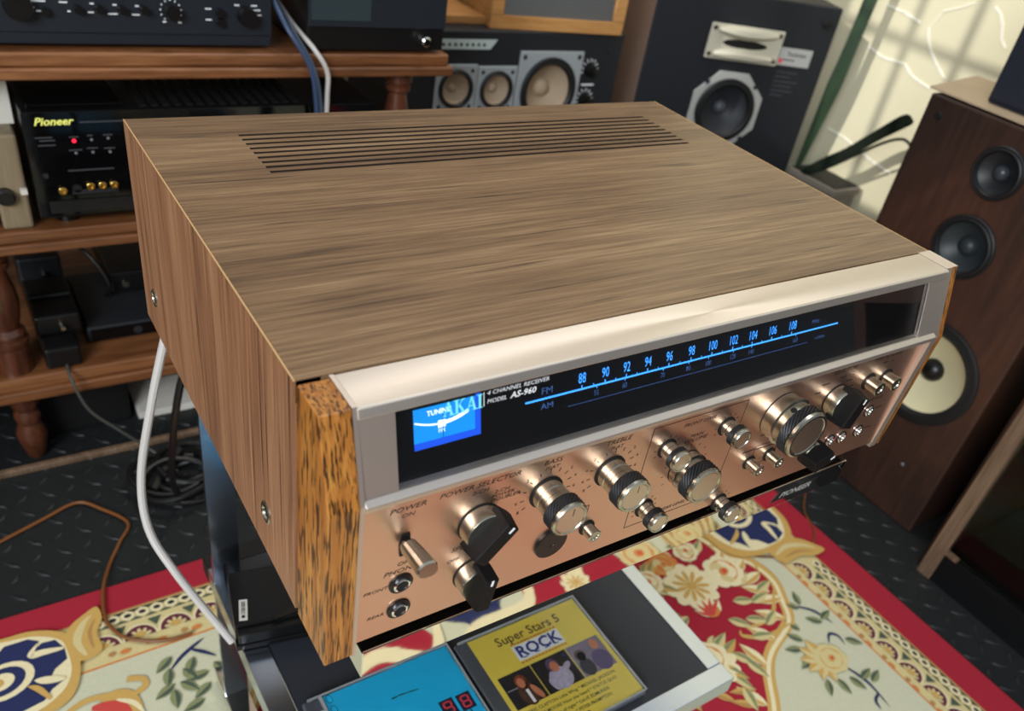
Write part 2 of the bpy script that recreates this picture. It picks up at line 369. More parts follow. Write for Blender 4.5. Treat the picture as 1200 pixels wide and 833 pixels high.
# cream field and border bands along the right (x) and far (y) edge
lay(1); rect(-.62, .885, -.78, .476, 'tan'); lay(2); rect(-.616, .882, -.776, .473, 'cream'); lay(3); rect(-.556, .822, -.71, .405, 'orange'); lay(4); rect(-.553, .819, -.707, .402, 'field')
lay(5)
def band(P0, U, V, n, off):
    """P0 origin on the outer edge, U along the edge, V inwards."""
    def W(u, v): q = Vector(P0) + Vector(U) * u + Vector(V) * v; return q.x, q.y
    def wang(a): d = Vector(U) * cos(a) + Vector(V) * sin(a); return math.atan2(d.y, d.x)
    for k in range(int(n * .04 / .0166)):
        u = k * .0166 + off
        lay(5); fillp([W(u, .0015), W(u + .0164, .0015), W(u + .0082, .006)], 'dark'); fillp([W(u, .0185), W(u + .0082, .014), W(u + .0164, .0185)], 'deepleaf')
        x, y = W(u, .0098); lay(6); ell(x, y, .0078, .0064, wang(0), 'white'); lay(7); ell(x, y, .0042, .0030, wang(0), 'dark', 10)
    for k in range(n):
        u = k * .04 + off
        def arc(r0, r1, a0=0.12, a1=pi - .12, m=12):
            pts = [W(u + r0 * cos(a0 + (a1 - a0) * i / m), .050 - r0 * sin(a0 + (a1 - a0) * i / m)) for i in range(m + 1)]
            return pts + [W(u + r1 * cos(a0 + (a1 - a0) * i / m), .050 - r1 * sin(a0 + (a1 - a0) * i / m)) for i in range(m, -1, -1)]
        lay(6)
        fillp([W(u + .012, .0235), W(u + .028, .0235), W(u + .020, .036)], 'deepleaf')
        m = 12
        def ringq(r0, r1, c):
            for i in range(m):
                a, c_ = .0 + pi * i / m, pi * (i + 1) / m
                fillp([W(u + r0 * cos(a), .047 - r0 * sin(a)), W(u + r0 * cos(c_), .047 - r0 * sin(c_)), W(u + r1 * cos(c_), .047 - r1 * sin(c_)), W(u + r1 * cos(a), .047 - r1 * sin(a))], c)
        lay(7); ringq(.0175, .020, 'white'); ringq(.009, .0172, 'maroon')
        lay(8)
        for i in range(5):
            a = pi * (i + .5) / 5; x, y = W(u + .0095 * cos(a), .047 - .0095 * sin(a)); ell(x, y, .0038, .0022, wang(-a), 'cream', 8)
        ell(*W(u, .043), .006, .004, wang(0), 'gold', 10)
        ell(*W(u + .02, .060), .006, .0035, wang(0), 'orange', 10); ell(*W(u + .006, .058), .004, .0035, wang(0), 'tan', 8)
band((.882, .150, 0), (0, -1, 0), (-1, 0, 0), 21, .012)
band((-.085, .473, 0), (1, 0, 0), (0, -1, 0), 23, .012)
# red medallion bounded by a gold scroll
med = [(.60, .40), (.68, .36), (.735, .26), (.746, .214), (.772, .189), (.78, .149), (.765, .114), (.742, .08), (.682, .056), (.65, .032), (.614, -.012), (.56, -.06), (.47, -.09)]
medl = [(.31, -.10), (.16, -.05), (.12, .03), (.05, .10), (-.02, .12), (-.05, .19), (-.02, .25), (.05, .28), (.10, .34), (.2, .385), (.4, .40)]
lay(9); blob(med + medl, 'red', 6)
ring = med + medl + med[:1]
lay(11); stroke(ring, .017, 'gold'); lay(12); stroke([(a - .003, b_ - .003) for a, b_ in ring], .006, 'white')
# curled acanthus leaves on the inside of the scroll
for i, (x, y, a) in enumerate([(.765, .115, 2.9), (.757, .13, 2.5), (.74, .085, 2.4), (.70, .065, 2.2), (.77, .165, 3.3), (.765, .195, 3.6), (.655, .04, 1.8), (.745, .225, 3.9), (.61, -.005, 2.0), (.56, -.05, 1.7)]):
    lay(13); leaf(x, y, .045, .017, a, 'white', 'gold')
lay(14)
for P in ([(.735, .24), (.755, .22), (.775, .185), (.765, .16)], [(.763, .13), (.73, .10), (.69, .095), (.665, .105)], [(.74, .075), (.69, .075), (.66, .09), (.664, .10)]): stroke(P, .007, 'gold', taper=True)
# flowers of the medallion
lay(15)
for (x, y, a) in [(.718, .160, 0.4), (.738, .139, .2), (.690, .142, -.4), (.715, .127, .1), (.660, .121, -.8), (.684, .110, -.5), (.705, .088, .4), (.669, .083, -.3), (.624, .077, -1), (.634, .059, -1.3), (.680, .225, .9), (.655, .235, 1.5), (.625, .225, 2.2), (.60, .19, 2.6), (.61, .15, 3.4), (.62, .11, 3.9), (.70, .235, .6), (.60, .03, -1.8), (.58, .08, 3.5)]:
    leaf(x, y, .036, .015, a, 'cream', 'leaf')
lay(17); rose(.717, .190, .034, .3); flower(.652, .190, .040, 11, 'white', 'gold', rot=.2); 
lay(16); rose(.640, .240, .026, .8, 'orange', 'gold', 'rose'); rose(.690, .246, .022, 1.2, 'white', 'orange', 'rose')
lay(18)
for k in range(5): leaf(.648, .135, .030, .014, pi * .5 + (k - 2) * .45, 'white', 'rose')
ell(.648, .142, .013, .011, 0, 'orange')
random.seed(3)
for k in range(34):
    x = random.uniform(.06, .6); y = random.uniform(-.06, .36)
    if ((x - .33) / .34) ** 2 + ((y - .16) / .22) ** 2 > 1: continue
    lay(15 + k % 5)
    r = random.uniform(.022, .042)
    for q in range(4): leaf(x + r * .5 * cos(q * 1.6 + k), y + r * .5 * sin(q * 1.6 + k), r * 1.4, r * .5, q * 1.6 + k, random.choice(['cream', 'gold']), 'leaf')
    lay(17 + k % 5)
    (rose(x, y, r, k) if k % 2 else flower(x, y, r, 9, 'white', 'gold', rot=k))
for (x, y, a) in [(.614, .02, 2.8), (.60, .00, 2.5), (.59, -.02, 3.4), (.575, .02, 2.2)]: lay(14); leaf(x, y, .04, .011, a, 'gold', 'tan')
# navy ornament at the right border and at the far left border
def navy(M):
    f = lambda P: [M(*q) for q in P]
    lay(20); blob(f([(.905, .30), (.900, .262), (.897, .229), (.877, .197), (.847, .187), (.80, .188), (.757, .205), (.742, .245), (.747, .31), (.80, .36), (.87, .35)]), 'gold')
    lay(21); blob(f([(.896, .29), (.892, .258), (.886, .229), (.866, .203), (.842, .197), (.80, .198), (.77, .215), (.753, .25), (.757, .30), (.80, .345), (.865, .335)]), 'white')
    lay(22); fillp(f([(.761, .262), (.768, .232), (.782, .222), (.792, .206), (.800, .222), (.815, .214), (.826, .199), (.846, .199), (.867, .207), (.869, .222), (.857, .236), (.874, .224), (.884, .236), (.884, .262), (.872, .272), (.880, .30), (.85, .325), (.80, .33), (.765, .30)]), 'navy')
    lay(23); ell(*M(.822, .268), .030, .024, .3, 'white', 20); lay(24); ell(*M(.822, .270), .023, .018, .3, 'navy', 20); lay(25); ell(*M(.822, .272), .014, .011, .3, 'white', 16); lay(26); ell(*M(.821, .276), .007, .006, 0, 'gold')
    lay(27); stroke(f([(.792, .206), (.80, .226), (.806, .238)]), .010, 'white', taper=True); stroke(f([(.846, .200), (.85, .222), (.852, .236), (.870, .226)]), .009, 'white', taper=True); stroke(f([(.766, .225), (.79, .236), (.80, .246)]), .007, 'gold', taper=True)
    lay(21); blob(f([(.815, .190), (.847, .200), (.880, .190), (.900, .166), (.905, .152), (.880, .150), (.855, .160), (.82, .160)]), 'gold')
    lay(22); stroke(f([(.82, .178), (.85, .184), (.878, .174), (.893, .160)]), .009, 'cream', taper=True); stroke(f([(.83, .168), (.86, .168), (.885, .157)]), .004, 'tan', taper=True)
navy(lambda x, y: (x, y))
navy(lambda x, y: (-.152 + (.245 - y) * .9, .428 + (x - .827) * .78))
# scrolls in the cream field: rose spray on the right, twigs on the left
def spray(M, rot):
    f = lambda P: [M(*q) for q in P]
    lay(10)
    for P in ([(.770, .096), (.790, .078), (.797, .062), (.802, .046)], [(.757, -.012), (.763, -.030), (.766, -.05), (.762, -.085)], [(.768, .026), (.780, .036), (.790, .028), (.787, .012)], [(.766, -.062), (.752, -.068), (.748, -.08)]): stroke(f(P), .0042, 'navy', taper=True)
    for (x, y, a) in [(.735, .045, 2.2), (.722, .036, 2.7), (.722, .018, 3.3), (.716, -.014, 4.1), (.730, -.020, 4.7), (.748, -.026, 5.0), (.762, -.036, .2), (.772, -.046, .3), (.795, .020, 5.5), (.788, .055, 2.4), (.774, .088, 2.2), (.790, .060, .2), (.781, .092, 1.2), (.745, .060, 1.9)]:
        lay(11); leaf(*M(x, y), .026, .011, a + rot, 'leaf', 'deepleaf')
    lay(13)
    for k in range(6): leaf(*M(.738, .010), .036, .018, 1.6 + k * .55 + rot, 'gold', 'cream')
    lay(15); rose(*M(.748, .006), .026, .4 + rot, 'cream', 'gold', 'rose')
spray(lambda x, y: (x, y), 0); spray(lambda x, y: (x - .03, y - .34), 0)
for P in ([(-.014, .366), (.000, .378), (.020, .389), (.03, .393)], [(.012, .384), (.024, .374), (.036, .362)]): lay(10); stroke(P, .0045, 'navy', taper=True)
for (x, y, a) in [(-.010, .383, 3.8), (-.016, .368, 4.4), (-.003, .361, 5.2), (-.016, .345, 3.6), (-.010, .345, 5.4), (-.018, .338, 4.6), (.012, .372, 4.2), (.022, .345, 3.2), (.020, .330, 3.7), (.008, .312, 3.4), (.03, .355, 5.2)]: lay(11); leaf(x, y, .026, .012, a, 'leaf', 'deepleaf')
lay(12); stroke([(-.060, .374), (-.050, .370), (-.044, .366), (-.045, .356), (-.062, .352), (-.082, .361), (-.106, .364), (-.13, .352), (-.15, .33)], .007, 'gold'); stroke([(-.09, .36), (-.07, .355), (-.06, .34), (-.055, .31)], .018, 'gold', taper=True); lay(13); stroke([(-.10, .352), (-.08, .345), (-.07, .33), (-.07, .30)], .016, 'rose', taper=True); stroke([(-.075, .352), (-.06, .34), (-.052, .32)], .006, 'white', taper=True)
# far end of the rug in front of the stand (seen in the chrome rail)
lay(9); blob([(.12, -.25), (.20, -.22), (.28, -.27), (.27, -.36), (.19, -.44), (.11, -.38)], 'red'); blob([(.44, -.24), (.55, -.22), (.59, -.30), (.56, -.40), (.47, -.42), (.42, -.34)], 'red'); blob([(.28, -.60), (.45, -.66), (.62, -.58), (.5, -.48), (.36, -.50)], 'red')
lay(10); blob([(.30, -.28), (.34, -.26), (.40, -.30), (.38, -.34), (.41, -.38), (.34, -.40), (.30, -.36), (.33, -.33)], 'navy')
lay(11)
for P in ([(.29, -.26), (.33, -.32), (.42, -.33), (.44, -.40)], [(.10, -.30), (.2, -.34), (.27, -.31), (.3, -.4)], [(.43, -.25), (.50, -.30), (.52, -.36), (.60, -.38)]): stroke(P, .022, 'white', taper=True)
for k in range(9): leaf(.57 + .03 * k, -.31 - .03 * (k % 3), .05, .02, 1.2 * k, 'gold', 'leaf')
lay(14); rose(.62, -.335, .035, .3, 'cream', 'orange'); flower(.50, -.33, .022, 9, 'white', 'gold')
for k in range(7): leaf(.68 + .018 * k, -.37, .07, .014, 1.5 + .1 * k, 'cream', 'tan')
pt = rg.build('woven_pattern', RM, rug); pt['kind'] = 'stuff'

# ------------------------------------------------------------------ display stand
st = thing('display_stand', 'two tier black and chrome display stand carrying the large receiver', 'stand', (.228, .15, FL))
SX0, SX1, SY0, SY1 = .0245, .4305, -.031, .33
def shelf(zt, name, insetmat):
    r = MB().box(SX0, SX1, SY0, SY0 + .020, zt - .022, zt).build('front_rail', MIRROR, st, bevel=.0008)
    MB().box(SX0, SX1, SY1 - .020, SY1, zt - .022, zt).build('back_rail', BLACKM, st, bevel=.0008)
    for xa, xb in ((SX0, SX0 + .022), (SX1 - .018, SX1)):
        MB().box(xa, xb, SY0 + .020, SY1 - .020, zt - .022, zt).build('side_rail', SILVERTRIM if zt < -.1 else MIRROR, st, bevel=.0008)
    MB().box(SX0 + .022, SX1 - .018, SY0 + .020, SY1 - .020, zt - .018, zt - .0012).build(name, insetmat, st)
    return r
fr = shelf(-.015, 'upper_shelf', BLACKM)
fr2 = shelf(-.300, 'lower_shelf', INSET); fr2.data.materials[0] = SILVERTRIM
for xa, xb in ((.0250, .0500), (.405, .430)):
    lg = MB()
    xm = (xa + xb) / 2
    lg.box(xa, xb, .289, .294, RZ + .02, -.318).box(xa, xm - .003, .289, .294, -.318, -.276).box(xm + .003, xb, .289, .294, -.318, -.276).box(xa, xb, .289, .294, -.276, -.037)
    lo = lg.build('leg', SILVERTRIM, st)
    MB().box(xm - .003, xm + .003, .2925, .294, -.318, -.276).build('slot_backing', BLACKM, lo)
    MB().box(xa, xb, -.02, .33, RZ + .006, RZ + .026).build('floor_runner', MIRROR, st, bevel=.001)
bd = MB(); bd.eprism([(.3490, -.0300), (.3925, -.0300), (.3985, -.0212), (.3550, -.0212)], (0, SY0, 0), X, Z, -Y, .0004)
bd = bd.build('badge', BLACKM, st)
MB().text('PIONEER', .0072, (.3738, SY0 - .0005, -.0256), X, Z, shear=.35, sx=1.22, bold=.02).build('badge_lettering', mat('grey_silver_paint', (170, 172, 172), .4), bd)

# black device with barcode sticker, on the left of the lower shelf
dv = thing('disc_player', 'slim black player with a white barcode sticker on the lower shelf under the receiver', 'player', (.10, .25, -.3))
MB().box(.0215, .20, .212, .276, -.294, -.2735).rot((.021, .212), radians(-11)).build('casing', BLACKP, dv, bevel=.0015)
MB().box(.0235, .20, .204, .212, -.291, -.2775).rot((.021, .212), radians(-11)).build('front_lip', BLACKP, dv, bevel=.001)
MB().box(.0210, .20, .2035, .214, -.299, -.2925).rot((.021, .212), radians(-11)).build('base_tray', BLACKP, dv, bevel=.001)
MB().prism([(.052, .204), (.095, .204), (.10, .2125), (.075, .2135)], 2, -.2745, -.2728).build('glossy_tab', GLOSSBLK, dv)
sk = MB().add([(.0335, .2385, -.2731), (.0265, .2155, -.2731), (.0335, .2135, -.2731), (.0405, .2365, -.2731)], [(0, 1, 2, 3)]).build('barcode_sticker', PAPERW, dv)
bc = MB(); random.seed(5)
u = Vector((-.007, -.023, 0)); v = Vector((.007, -.002, 0)); o = Vector((.0335, .2385, -.2730))
t_ = .10
while t_ < .68:
    wd = random.choice((.012, .02, .03)); bc.poly([o + u * t_ + v * .25, o + u * (t_ + wd) + v * .25, o + u * (t_ + wd) + v * .75, o + u * t_ + v * .75]); t_ += wd + random.choice((.012, .02))
bc.poly([o + u * .74 + v * .3, o + u * .88 + v * .3, o + u * .88 + v * .7, o + u * .74 + v * .7])
bc.build('barcode', INK, sk)

# ------------------------------------------------------------------ receiver
H = .1468; D = .3069; W = .46
rc_ = thing('stereo_receiver', 'large silver fronted four channel receiver in a walnut case with lit blue dial', 'receiver', (.23, .13, -.015))
tp = MB(); ys = .2080; n = 9; pitch = (.2765 - .2080) / n
tp.box(.0010, W - .001, 0, ys, H - .012, H).box(.0010, W - .001, .2765, D, H - .012, H).box(.0010, .0628, ys, .2765, H - .012, H).box(.4165, W - .001, ys, .2765, H - .012, H)
for k in range(n):
    y0 = ys + k * pitch
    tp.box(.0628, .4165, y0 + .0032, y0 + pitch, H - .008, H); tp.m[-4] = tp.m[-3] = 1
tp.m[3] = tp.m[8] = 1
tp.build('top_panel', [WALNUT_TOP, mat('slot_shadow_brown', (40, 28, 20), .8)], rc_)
MB().box(.060, .42, ys - .003, .28, H - .0125, H - .0085).build('vent_floor', BLACKM, rc_)
for xa, xb in ((0, .012), (W - .012, W)):
    MB().box(xa, xb, 0, D, 0, H - .0004).build('side_panel', WALNUT_SIDE, rc_)
for xa, xb in ((0, .0008), (W - .0008, W)): MB().box(xa, xb, 0, D, H - .0006, H + .0001).build('veneer_edge', EDGEWOOD, rc_)
MB().box(.012, W - .012, D - .012, D, 0, H - .012).build('back_panel', BLACKM, rc_)
MB().box(.004, W - .004, -.0282, .29, .0005, .094).box(.004, W - .004, -.0120, .29, .094, H - .014).box(.004, W - .004, -.004, 0, .001, H - .004).build('chassis', BLACKM, rc_)
for px, py in ((.05, .02), (.41, .02), (.05, .26), (.41, .26)):
    MB().lathe((px, py, -.015), Z, [(.010, 0), (.012, .004), (.012, .016)], 20).build('foot', RUBBER, rc_)
for py, pz in ((.2716, .0335), (.0409, .0331)):
    g = MB().lathe((.001, py, pz), -X, [(.0066, 0), (.0066, .0018), (.0058, .0024), (.0042, .0024), (.0036, .0004)], 24, 0).build('case_screw', NICKEL, rc_)
    MB().lathe((.0006, py, pz), -X, [(.0036, 0), (.0034, .0010)], 16).build('screw_recess', BLACKM, g)
prof = [(-.0028, H), (-.0262, H), (-.0392, .1015), (-.0388, -.0015), (-.0028, -.0015)]
MB().prism(prof, 0, .0002, .0150).build('side_cheek', OAK, rc_, bevel=.0006, label='orange brown grained wooden end cheek at the left')
MB().prism([(-.0012, H + .0004), (-.0258, H + .0004), (-.0388, .1015), (-.0380, -.0035), (-.0012, -.0035)], 0, .0150, .0172).build('cheek_liner', ALU_V, rc_)
MB().prism([(-.0028, H), (-.0240, H), (-.0378, .098), (-.0335, -.005), (-.0028, -.005)], 0, .4535, .4605).build('side_cheek', OAK, rc_, bevel=.0006, label='wooden end cheek at the right, seen edge on')
MB().prism([(-.0005, H + .0004), (-.0242, H + .0004), (-.0382, .0985), (-.0345, -.004), (-.0005, -.004)], 0, .4470, .4535).build('cheek_liner', ALU_V, rc_)
MB().box(.4535, .4605, -.0240, -.0005, H, H + .0005).build('cheek_cap', ALU_V, rc_)
# top trim bar
MB().prism([(-.0012, H), (-.0255, H), (-.0268, H - .0006), (-.0282, H - .0052), (-.0240, H - .0060), (-.0012, H - .0060)], 0, .0172, .4470).build('top_trim', ALU_TOP, rc_, bevel=.0004)
# dial
p0 = Vector((0, -.0255, .1468)); DN = Vector((0, -.0483, .0125)).normalized(); DU = Vector((0, .0125, .0483)).normalized()
def dp(x, v_, off=0): return Vector((x, 0, 0)) + p0 + DU * v_ + DN * off
def dpoly(x0, x1, v0, v1, off): return [dp(x0, v0, off), dp(x1, v0, off), dp(x1, v1, off), dp(x0, v1, off)]
def dslab(m_, x0, x1, v0, v1, o0, o1, mi=0):
    return m_.add(dpoly(x0, x1, v0, v1, o0) + dpoly(x0, x1, v0, v1, o1), [(0, 3, 2, 1), (4, 5, 6, 7), (0, 1, 5, 4), (1, 2, 6, 5), (2, 3, 7, 6), (3, 0, 4, 7)], mi)
dslab(MB(), .0172, .0340, -.0465, -.0050, -.004, .0004).build('dial_side_plate', ALU_V, rc_)
dslab(MB(), .4270, .4470, -.0465, -.0050, -.004, .0004).build('dial_side_plate', ALU_V, rc_)
dslab(MB(), .0330, .4280, -.0470, -.0030, -.0075, -.0045).build('dial_backing', DIALBACK, rc_)
dg_ = dslab(MB(), .0341, .4269, -.0462, -.0050, -.0022, -.0004).build('dial_glass', GLASS, rc_)
gp = MB()
def serif(L_, O, h, wd, mi):
    G = {'A': [[(.42, 1), (.58, 1), (.90, .06), (.68, .06)], [(.44, .97), (.50, .86), (.20, .06), (.12, .06)], [(.26, .30), (.70, .30), (.68, .37), (.28, .37)], [(0, 0), (.34, 0), (.34, .07), (0, .07)], [(.58, 0), (1, 0), (1, .07), (.58, .07)]],
         'K': [[(.14, .04), (.34, .04), (.34, .96), (.14, .96)], [(0, 0), (.46, 0), (.46, .07), (0, .07)], [(0, .93), (.46, .93), (.46, 1), (0, 1)], [(.34, .40), (.40, .50), (.84, .96), (.74, .96), (.34, .50)], [(.40, .56), (.52, .66), (.96, .06), (.72, .06)], [(.60, 0), (1.04, 0), (1.04, .07), (.60, .07)], [(.62, .93), (.98, .93), (.98, 1), (.62, 1)]],
         'I': [[(.14, .04), (.36, .04), (.36, .96), (.14, .96)], [(0, 0), (.5, 0), (.5, .07), (0, .07)], [(0, .93), (.5, .93), (.5, 1), (0, 1)]]}
    x = 0
    for ch in L_:
        for pg in G[ch]:
            gp.poly([Vector(O) + X * ((x + u_) * wd) + DU * (v_ * h) for u_, v_ in pg], mi)
        x += .56 if ch == 'I' else (1.06 if ch == 'K' else 1.0)
serif('AKAI', dp(.0568, -.0144, .0001), .0068, .0058, 0)
gp.add(dpoly(.0779, .0783, -.0140, -.0072, .0001), [(0, 1, 2, 3)], 1)
gp.text('4 CHANNEL RECEIVER', .0029, dp(.0797, -.0081, .0001), X, DU, 1, 'LEFT', shear=.2, sx=1.2)
gp.text('MODEL', .0029, dp(.0797, -.0123, .0001), X, DU, 1, 'LEFT', shear=.2, sx=1.1)
gp.text('AS-960', .0042, dp(.0925, -.0121, .0001), X, DU, 1, 'LEFT', shear=.2, sx=1.15, bold=.02)
gp.build('glass_lettering', [TEAL, WHITEINK], dg_)
sl = MB(); O_ = -.0040
def line(x0, x1, v0, v1, mi): sl.add(dpoly(x0, x1, v0, v1, O_), [(0, 1, 2, 3)], mi)
line(.1032, .338, -.0204, -.0194, 0)
fm = [('88', .1370), ('90', .1518), ('92', .1658), ('94', .1803), ('96', .1954), ('98', .2116), ('100', .2276), ('102', .2440), ('104', .2599), ('106', .2766), ('108', .2941)]
for i, (s_, x_) in enumerate(fm):
    sl.text(s_, .0078, dp(x_, -.0142, O_), X, DU, 0, sx=.62)
    line(x_ - .0003, x_ + .0003, -.0194, -.0178, 0)
    if i < len(fm) - 1:
        xm = (x_ + fm[i + 1][1]) / 2; line(xm - .0002, xm + .0002, -.0194, -.0184, 0)
sl.text('FM', .0052, dp(.1158, -.0160, O_), X, DU, 2, sx=1.1); sl.text('AM', .0044, dp(.1161, -.0241, O_), X, DU, 2, sx=1.2)
sl.text('MHz', .0036, dp(.3154, -.0150, O_), X, DU, 2); sl.text('x10kHz', .0030, dp(.322, -.0262, O_), X, DU, 2)
for s_, x_ in (('55', .1466), ('60', .1652), ('70', .1916), ('80', .2104), ('100', .2254), ('120', .2450), ('140', .2600), ('160', .2985)):
    sl.text(s_, .0042, dp(x_, -.0241, O_), X, DU, 2, sx=.8); line(x_ - .0002, x_ + .0002, -.0215, -.0204, 0)
x_ = .1292
while x_ < .311:
    line(x_, x_ + .0007, -.0279, -.0273, 2); x_ += .0014
sl.build('tuning_scale', [BLUELIT, WHITEINK, BLUEDIM], rc_)
mt = MB(); O_ = -.0042
mt.add(dpoly(.0442, .0755, -.0262, -.0095, O_), [(0, 1, 2, 3)], 0)
mt.add(dpoly(.0442, .0785, -.0295, -.0262, O_ + .0001), [(0, 1, 2, 3)], 1); mt.add(dpoly(.0755, .0785, -.0262, -.0085, O_ + .0001), [(0, 1, 2, 3)], 1)
mt = mt.build('tuning_meter', [METERLIT, METERDEEP], rc_)
mm = MB(); O_ += .0002
def arc_v(x): return -.0188 + .0030 * ((x - .0580) / .0135) ** 2
for k in range(20):
    xa, xb = .0446 + .00137 * k, .0446 + .00137 * (k + 1); hw = .0004 if k < 11 else .0009
    mm.poly([dp(xa, arc_v(xa) - hw, O_), dp(xb, arc_v(xb) - hw, O_), dp(xb, arc_v(xb) + hw, O_), dp(xa, arc_v(xa) + hw, O_)], 0)
mm.add(dpoly(.0562, .0600, -.0208, -.0172, O_), [(0, 1, 2, 3)], 0)
mm.text('TUNING', .0034, dp(.0570, -.0128, O_), X, DU, 0, bold=.02, sx=.95); mm.text('FM', .0028, dp(.0580, -.0225, O_), X, DU, 0)
mm.add(dpoly(.0585, .0588, -.0262, -.0145, O_ + .0001), [(0, 1, 2, 3)], 1)
mm.build('meter_print', [METERWHITE, INK], mt)
# lower lip of the dial
MB().prism([(-.0300, .1035), (-.0370, .1035), (-.0402, .1015), (-.0402, .0985), (-.0350, .0955), (-.0300, .0955)], 0, .0172, .4470).build('dial_lip', ALU_TOP, rc_, bevel=.0005)
# control panel
PY = -.034
pn = MB().box(.0172, .4470, PY, -.0285, .0004, .0965).build('control_panel', ALU, rc_)
tx = MB()
def pt_(s_, x, z, size=.0042, **k): tx.text(s_, size, (x, PY - .0001, z), X, Z, 0, shear=.25, sx=k.pop('sx', 1.25), **k)
def dash(x, z, w_, h_=.0009): tx.box(x - w_ / 2, x + w_ / 2, PY - .0001, PY, z - h_ / 2, z + h_ / 2)
pt_('POWER', .0413, .0876, .0044); pt_('ON', .0415, .0830, .0036); pt_('OFF', .0421, .0500, .0036); pt_('PHONES', .0417, .0451, .0044)
pt_('FRONT', .0277, .0356, .0032); pt_('REAR', .0287, .0158, .0032); pt_('POWER SELECTOR', .0806, .0880, .0044); pt_('2-CH', .0807, .0832, .0034)
pt_('2-CH', .0937, .0797, .0032); pt_('POWER', .0948, .0768, .0032); pt_('DOUBLER', .0966, .0740, .0032)
pt_('SPEAKERS', .0800, .0463, .0042); pt_('OFF', .0705, .0383, .0034); pt_('BASS', .1233, .0888, .0044); pt_('FLAT', .1236, .0845, .0032); pt_('TREBLE', .1668, .0890, .0044); pt_('FLAT', .1668, .0845, .0032)
pt_('FRONT LEVEL', .2300, .0842, .0038, sx=1.15); pt_('MAIN', .2309, .0738, .0036); pt_('VOLUME', .2309, .0702, .0040); pt_('REAR LEVEL', .2320, .0155, .0036, sx=1.15)
pt_('SELECTOR', .3603, .0896, .0042); pt_('TAPE MONITOR', .4070, .0904, .0040, sx=1.1); pt_('TAPE DUB', .4170, .0508, .0038, sx=1.1)
for x, z, w_ in ((.362, .084, .006), (.371, .079, .006), (.345, .082, .008), (.340, .076, .006), (.376, .073, .006), (.407, .0855, .005), (.4165, .0845, .003), (.429, .0404, .008), (.428, .0218, .008), (.393, .031, .008), (.290, .042, .012), (.300, .0412, .006), (.309, .0408, .010), (.300, .053, .008)): dash(x, z, w_)
for cx in (.1233, .1668):       # printed scales round the tone knobs
    for k in range(-5, 6):
        a = pi / 2 - k * radians(24); r = .0150
        d = Vector((cos(a), 0, sin(a))); s_ = Vector((-sin(a), 0, cos(a)))
        tx.obox(Vector((cx, PY, .0675)) + d * r, d * (.0012 if k else .0018), s_ * .00028, Y * .0001)
        if k in (-5, -4, -3, 3, 4, 5) or abs(k) == 2: tx.text({2: '2', 3: '4', 4: '6', 5: '8'}[abs(k)] , .0028, Vector((cx, PY - .0001, .0675)) + d * .0188, X, Z, 0, sx=1.2)
    tx.text('10', .0030, (cx - .0175, PY - .0001, .0500), X, Z, 0); 
def ticks(cx, cz, r, n_=9, sp=30):
    for k in range(n_):
        a = pi / 2 - (k - (n_ - 1) / 2) * radians(sp); d = Vector((cos(a), 0, sin(a))); s_ = Vector((-sin(a), 0, cos(a)))
        tx.obox(Vector((cx, PY, cz)) + d * r, d * .0008, s_ * .00025, Y * .0001)
ticks(.208, .0707, .0090); ticks(.2558, .0731, .0090); ticks(.2054, .0239, .0090); ticks(.2791, .0010, .0090); ticks(.2295, .0492, .0172, 11, 25)
def pline(P):
    for (xa, za), (xb, zb) in zip(P[:-1], P[1:]):
        a = Vector((xa, PY, za)); c = Vector((xb, PY, zb)); d = c - a
        tx.obox((a + c) / 2, d / 2, d.normalized().cross(Y) * .00022, Y * .0001)
pline([(.1934, .0111), (.1924, .0896), (.2683, .0896), (.2683, .0327), (.2683, .0240)]); pline([(.1934, .0111), (.2640, .0111)]); pline([(.150, .0445), (.158, .0445), (.158, .034)]); pline([(.2960, .0270), (.2960, .0440), (.3180, .0440), (.3200, .0270), (.2960, .0270)])
tx.build('panel_lettering', INK, pn)['kind'] = 'stuff'

NY = -Y
def cap_knob(x, z, r, L, body, grip, name='rotary_knob'):
    c = (x, PY, z)
    k = MB().lathe(c, NY, [(r * .98, 0), (r * .98, .0006)], 32).build(name, BLACKM, rc_)
    MB().lathe(c, NY, body, 40).build('collar', NICKEL, k)
    g0, g1 = grip; nr = max(5, int((g1 - g0) / .0011))
    MB().lathe(c, NY, [(r * .96, g0)] + [(r * 1.02, g0 + .0003 + (g1 - g0 - .0006) * i / nr) for i in range(nr + 1)] + [(r * .96, g1)], 56, knurl=.035, smooth=False).build('knurled_grip', RUBBER, k)
    MB().lathe(c, NY, [(r * .93, g1 - .0003), (r * 1.0, g1 + .0002), (r * 1.0, L - .0009), (r * .93, L), (r * .84, L), (r * .80, L - .0006)], 48).build('cap', NICKEL, k)
    ds = MB().lathe((x, PY - L + .0006, z), NY, [(r * .79, -.0001), (r * .79, .00018)], 48).build('cap_face', SPUN, k)
    return k
for cx in (.1233, .1665):
    k = cap_knob(cx, .0675, .0107, .0233, [(.0093, .0004), (.0093, .0058), (.0089, .0062), (.0093, .0066), (.0093, .0100), (.0088, .0104), (.0098, .0108), (.0098, .0138)], (.0138, .0208), 'tone_knob')
    MB().box(cx + .0006, cx + .0012, PY - .0229, PY - .0226, .0675 + .0026, .0675 + .0075).build('pointer_line', INK, k)
for cx, cz, L in ((.2080, .0707, .0141), (.2558, .0731, .0146), (.2054, .0239, .0155), (.2791, .0010, .0150)):
    cap_knob(cx, cz, .0070, L, [(.0056, .0004), (.0056, .0040), (.0052, .0043), (.0056, .0046), (.0056, .0078)], (.0078, L - .0030), 'level_knob')
cap_knob(.2295, .0492, .0128, .0201, [(.0124, .0004), (.0124, .0040), (.0130, .0044), (.0130, .0056), (.0112, .0062), (.0112, .0100)], (.0100, .0172), 'volume_knob')
